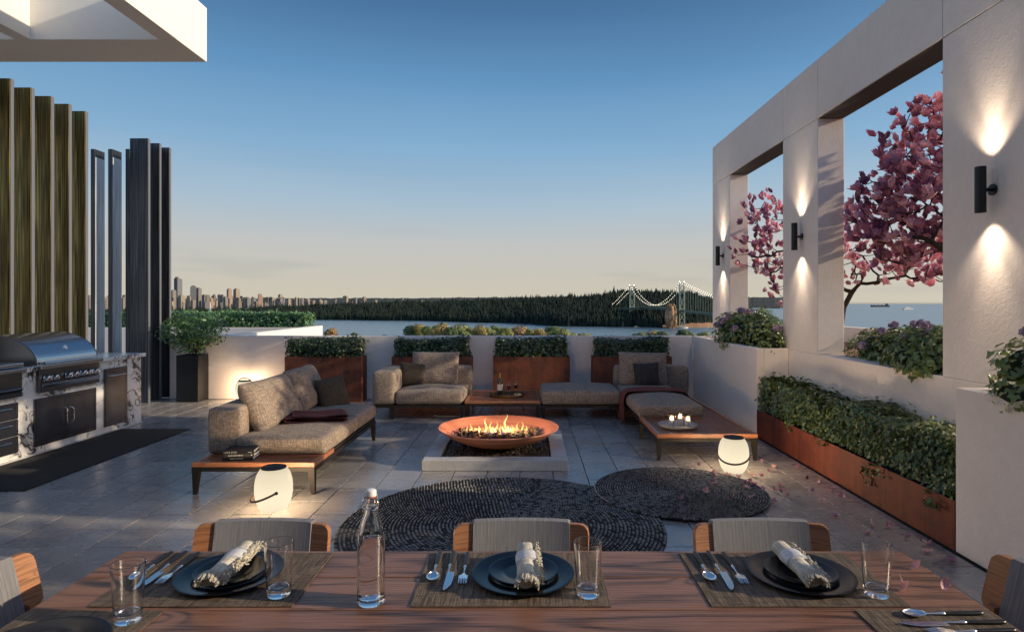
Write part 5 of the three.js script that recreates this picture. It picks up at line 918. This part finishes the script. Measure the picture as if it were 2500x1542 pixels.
// suspension bridge
{
  const t = thing('suspension_bridge', 'green suspension bridge with strings of white lights, crossing the strait', 'bridge');
  const A = V(GX(1543, 1690), 0, -1690), B = V(GX(1665, 1530), 0, -1530), dir = B.clone().sub(A).normalize(), side = V(-dir.z, 0, dir.x), steel = std({ color: rgb(.16, .22, .19), roughness: .6 });
  const P = (s, off, y) => A.clone().addScaledVector(dir, s).addScaledVector(side, off).setY(y), L = B.distanceTo(A), hw = 8;
  const bar = (a, b, r) => { const dd = b.clone().sub(a), g = new THREE.CylinderGeometry(r, r, dd.length(), 5, 1, true); g.applyQuaternion(new THREE.Quaternion().setFromUnitVectors(up, dd.normalize())); g.translate((a.x + b.x) / 2, (a.y + b.y) / 2, (a.z + b.z) / 2); return g; };
  const deckY = (s) => { const k = s / L; return k < 0 ? -11 + k * 8 : k < 1 ? lerp(-11, -15.5, k) + 5 * Math.sin(k * Math.PI) : -15.5 - (k - 1) * 12; };
  [[0, GY(697, 1690), 'left'], [L, GY(689, 1530), 'right']].forEach(([s, yt]) => {
    const l = []; for (const o of [-hw, hw]) l.push(bar(P(s, o * 1.12, WL), P(s, o * .94, yt), 1.5));
    for (const y of [yt - 1.5, yt - 9, deckY(s) + 4, deckY(s) - 6]) l.push(bar(P(s, -hw, y), P(s, hw, y), 1.1));
    const xs = [[yt - 9, yt - 32], [yt - 32, deckY(s) + 4], [deckY(s) - 6, deckY(s) - 27], [deckY(s) - 27, WL + 2]]; xs.forEach(([a, b]) => { l.push(bar(P(s, -hw, a), P(s, hw, b), .75), bar(P(s, hw, a), P(s, -hw, b), .75)); });
    part(t, 'tower', join(l), steel); part(t, 'pier', moved(new THREE.CylinderGeometry(15, 16, 5, 20), P(s, 0, 0).x, WL + 1, P(s, 0, 0).z), M.concrete);
  });
  const s0 = -75, s1 = L + 330, dk = []; const N = 60;
  for (let i = 0; i < N; i++) { const a = lerp(s0, s1, i / N), b = lerp(s0, s1, (i + 1) / N); for (const o of [-hw, hw]) { dk.push(bar(P(a, o, deckY(a)), P(b, o, deckY(b)), .8), bar(P(a, o, deckY(a) - 4.2), P(b, o, deckY(b) - 4.2), .6), bar(P(a, o, i % 2 ? deckY(a) : deckY(a) - 4.2), P(b, o, i % 2 ? deckY(b) - 4.2 : deckY(b)), .4)); } const q = []; for (const [s, o] of [[a, -hw], [a, hw], [b, hw], [b, -hw]]) q.push(P(s, o, deckY(s) - .5)); const g = new THREE.BufferGeometry().setFromPoints([q[0], q[2], q[1], q[0], q[3], q[2]]); g.computeVertexNormals(); dk.push(metreUV(g)); }
  part(t, 'deck', join(dk), steel);
  for (const s of [L + 190, L + 290]) { const l = []; for (const o of [-hw, hw]) l.push(bar(P(s, o * 1.3, WL), P(s, o, deckY(s) - 4), 1.2)); l.push(bar(P(s, -hw, deckY(s) - 6), P(s, hw, WL + 3), .6), bar(P(s, hw, deckY(s) - 6), P(s, -hw, WL + 3), .6)); part(t, 'approach_pier', join(l), steel); }
  const yA = GY(697, 1690), yB = GY(689, 1530), cab = (s) => { if (s < 0) return lerp(yA, deckY(s0) + 12, Math.pow(s / s0, .9)); if (s <= L) { const k = s / L, dip = 4 * k * (1 - k); return lerp(yA, yB, k) - dip * (lerp(yA, yB, .5) - deckY(L / 2) - 4.5); } const k = (s - L) / 250; return k > 1 ? null : lerp(yB, deckY(L + 250) + 3, Math.pow(k, .88)); };
  const cb = [], hg = [], lm = [], m = new THREE.Matrix4();
  for (const o of [-hw, hw]) { let prev = null; for (let s = s0; s <= L + 250; s += 4) { const y = cab(s); if (y === null) break; const p = P(s, o, y); if (prev) cb.push(bar(prev, p, .45)); prev = p; if (Math.round(s / 4) % 2 === 0 && s > 0) hg.push(bar(p, P(s, o, deckY(s)), .16)); } for (let s = s0 + 2; s <= L + 248; s += 6) { const y = cab(s); const p = P(s, o, y + 1); lm.push(m.makeTranslation(p.x, p.y, p.z).clone()); } for (const [s, y] of [[0, yA], [L, yB]]) { const p = P(s, o, y + 2.5); lm.push(m.makeScale(1.7, 1.7, 1.7).setPosition(p.x, p.y, p.z).clone()); } }
  part(t, 'main_cables', join(cb), steel); const hh = part(t, 'hangers', join(hg), steel); hh.userData.kind = 'stuff';
  stuffInst(t, 'cable_lamps', new THREE.IcosahedronGeometry(.55, 1), lampGlow(1, .88, .66, 7), lm);
}
// sunlit cliff and beach by the bridge
{
  const d = 1530, g = new THREE.IcosahedronGeometry(1, 5), p = g.attributes.position; for (let i = 0; i < p.count; i++) { const x = p.getX(i), y = p.getY(i), z = p.getZ(i), f = .8 + .5 * (fbm(x * 3 + 9, y * 1.6 + z * 3 + 9, 99, 99, 661, 4) - .4); p.setXYZ(i, x * f, y * f, z * f); } g.computeVertexNormals(); g.scale(17, 40, 22); g.translate(GX(1639, d), WL + 26, -d);
  struct('rock_cliff', metreUV(g), std({ map: texture(256, 256, (u, v) => { const f = fbm(u * 6, v * 4, 6, 4, 671, 5); return lin(...mixc([.16, .085, .045], [.60, .34, .18], (f - .25) * 1.7)); }, true, 26, 40), roughness: 1 }));
  struct('beach', patch(range(1618, 1780, 40), [0, .5, 1], (u, t) => { const dd = tableAt([[1618, 1530], [1700, 1560], [1780, 1640]], u) + t * 60; return [GX(u, dd), WL - .5 + t * 9 + (fbm(u / 6, t * 4, 999, 99, 673, 2)) * 3 * t, -dd]; }), std({ color: rgb(.34, .18, .09), roughness: 1 }));
}
// ships and boats
function ship(label, u, d, Lh, hull, deckCol, ry, freighter) {
  const t = thing('ship', label, 'ship', [GX(u, d), WL, -d], ry), W = Lh * .16, H2 = Lh * .075, hm = std({ color: rgb(...hull), roughness: .6 }), dm = std({ color: rgb(...deckCol), roughness: .6 });
  const s = new THREE.Shape(); s.moveTo(-Lh / 2, 0); s.lineTo(Lh * .46, 0); s.lineTo(Lh / 2, H2 * 1.35); s.lineTo(Lh * .40, H2); s.lineTo(-Lh * .36, H2); s.lineTo(-Lh * .5, H2 * 1.25); s.closePath();
  const g = new THREE.ExtrudeGeometry(s, { depth: W, bevelEnabled: true, bevelSize: .5, bevelThickness: W * .1, bevelSegments: 2 }); g.translate(0, 0, -W / 2); part(t, 'hull', metreUV(g), hm);
  if (freighter) { part(t, 'bridge_house', join([box(-.44 * Lh, -.34 * Lh, H2, H2 + Lh * .09, -W * .35, W * .35, 0), box(-.43 * Lh, -.36 * Lh, H2 + Lh * .09, H2 + Lh * .115, -W * .4, W * .4, 0)]), dm); part(t, 'funnel', box(-.47 * Lh, -.445 * Lh, H2, H2 + Lh * .11, -W * .1, W * .1, 0), hm); for (const k of [-.12, .1, .3]) part(t, 'mast', box(k * Lh, (k + .012) * Lh, H2, H2 + Lh * .1, -W * .05, W * .05, 0), dm); part(t, 'hatches', box(-.28 * Lh, .36 * Lh, H2, H2 + Lh * .02, -W * .3, W * .3, 0), hm); }
  else { part(t, 'cabin', join([box(-.4 * Lh, .3 * Lh, H2, H2 + Lh * .08, -W * .4, W * .4, 0), box(-.32 * Lh, .18 * Lh, H2 + Lh * .08, H2 + Lh * .145, -W * .36, W * .36, 0)]), dm); part(t, 'window_band', box(-.33 * Lh, .27 * Lh, H2 + Lh * .03, H2 + Lh * .055, W * .401, W * .41, 0), M.blackMatte); part(t, 'funnel', box(-.1 * Lh, 0, H2 + Lh * .145, H2 + Lh * .22, -W * .15, W * .15, 0), hm); }
}
ship('dark cargo ship on the bay seen through the far opening', 1886, 7600, 195, [.03, .025, .025], [.10, .09, .085], .1, true);
ship('long dark freighter near the horizon in the near opening', 2149, 11200, 320, [.035, .035, .04], [.06, .06, .06], Math.PI, true);
ship('pale passenger ship on the bay right of the dark freighter', 2218, 6200, 112, [.62, .56, .5], [.66, .6, .54], .15, false);
ship('tiny boat on the water beside the left bridge tower', 1556, 1600, 16, [.7, .4, .2], [.7, .6, .5], .3, false);
// near bank and its broadleaf trees
struct('near_bank', patch(range(-400, 3200, 60), range(0, 1, 24), (u, t) => { const d = 28 + Math.pow(t, 1.6) * 800, y = lerp(-17, WL - 3, sstep(d, 60, 780)) + (fbm(u / 160 + 4, d / 90, 999, 99, 681, 3) - .5) * 5; return [GX(u, d), y, -d]; }), std({ color: rgb(.035, .045, .018), roughness: 1 }));
{
  const mk = (sd) => { const l = []; const blobs = []; for (let k = 0; k < 9; k++) { const a = rr(0, 6.28), r = rr(.1, .34), y = rr(.45, .92); blobs.push([Math.cos(a) * r * (1.25 - y), y, Math.sin(a) * r * (1.25 - y), rr(.16, .26)]); } blobs.push([0, .72, 0, .3]); for (const b of blobs) for (let i = 0; i < 95; i++) { const n = V(rr(-1, 1), rr(-.7, 1), rr(-1, 1)).normalize(), s = b[3] * rr(.8, 1.06), c = V(b[0] + n.x * s, b[1] + n.y * s * .85, b[2] + n.z * s), k = rr(.026, .05), t1 = V(rr(-1, 1), rr(-1, 1), rr(-1, 1)).cross(n).normalize(), t2 = n.clone().cross(t1); const g = new THREE.BufferGeometry().setFromPoints([c.clone().addScaledVector(t1, k), c.clone().addScaledVector(t2, k), c.clone().addScaledVector(t1, -k), c.clone().addScaledVector(t1, k), c.clone().addScaledVector(t1, -k), c.clone().addScaledVector(t2, -k)]); g.setAttribute('normal', new THREE.Float32BufferAttribute([0, 1, 2, 3, 4, 5].flatMap(() => n.toArray()), 3)); l.push(metreUV(g)); } return mergeGeometries(l); };
  const crowns = [1, 2, 3, 4].map(mk), trunkG = (() => { const l = [taper([0, 0, 0], [.01, .5, 0], .05, .035)]; for (let k = 0; k < 4; k++) l.push(taper([.01, .42, 0], [Math.cos(k * 1.6) * .2, .72, Math.sin(k * 1.6) * .2], .025, .01)); return join(l); })();
  const cm = [[.14, .18, .045], [.32, .24, .07], [.24, .24, .06], [.08, .12, .04], [.33, .20, .08]].map((c) => phy({ color: rgb(...c), roughness: .8, transmission: .2, thickness: 0, side: THREE.DoubleSide }));
  [[1000, 793, 30, 3], [1021, 790, 22, 1], [1040, 795, 24, 0], [1072, 787, 36, 1], [1098, 797, 26, 3], [1118, 790, 46, 2], [1146, 799, 24, 2], [1170, 792, 28, 1], [1190, 798, 30, 2], [1212, 793, 26, 0], [1232, 798, 28, 2], [1266, 793, 38, 4], [1292, 802, 24, 2], [1318, 800, 26, 1], [1347, 795, 44, 0], [1373, 801, 30, 2], [807, 800, 26, 4], [863, 812, 20, 3], [1430, 812, 46, 2], [1582, 806, 56, 1], [1610, 808, 40, 3], [1672, 803, 38, 3], [1716, 811, 32, 2], [1560, 812, 30, 0], [940, 816, 14, 3], [1050, 804, 30, 0], [1160, 806, 40, 3], [1250, 807, 44, 2], [1330, 810, 40, 2], [1100, 807, 34, 2], [1008, 803, 40, 0], [1060, 800, 34, 3], [1085, 803, 38, 2], [1130, 804, 36, 0], [1182, 805, 30, 1], [1225, 806, 34, 2], [1280, 799, 26, 3], [1305, 806, 40, 2], [1362, 805, 40, 0], [1390, 810, 36, 2], [1022, 808, 36, 2], [1205, 810, 34, 0]].sort((a, b) => a[0] - b[0]).forEach(([u, v, w, c], i) => {
    const d = rr(235, 300), yt = GY(v, d), yb = -22, sc = w / 1490 * d / .5, h = yt - yb, t = thing('broadleaf_tree', ['olive green', 'golden sunlit', 'yellow green', 'dark green', 'russet brown'][c] + ' tree, ' + ORD[i] + ' from the left among those rising beyond the parapet' + ' the open water', 'tree', [GX(u, d), yb, -d], rr(0, 6), 'round topped trees on the near bank');
    part(t, 'trunk', trunkG, M.bark).scale.set(sc, h / 1.05, sc); const cr = part(t, 'crown', crowns[i % 4], cm[c]); const ch = Math.min(h * .85, sc * rr(.62, .85)); cr.scale.set(sc, ch, sc); cr.position.y = h - ch * 1.06;
  });
}
scene.traverse((o) => { if (o.isMesh) { o.castShadow = true; o.receiveShadow = true; } });
renderer.render(scene, camera);
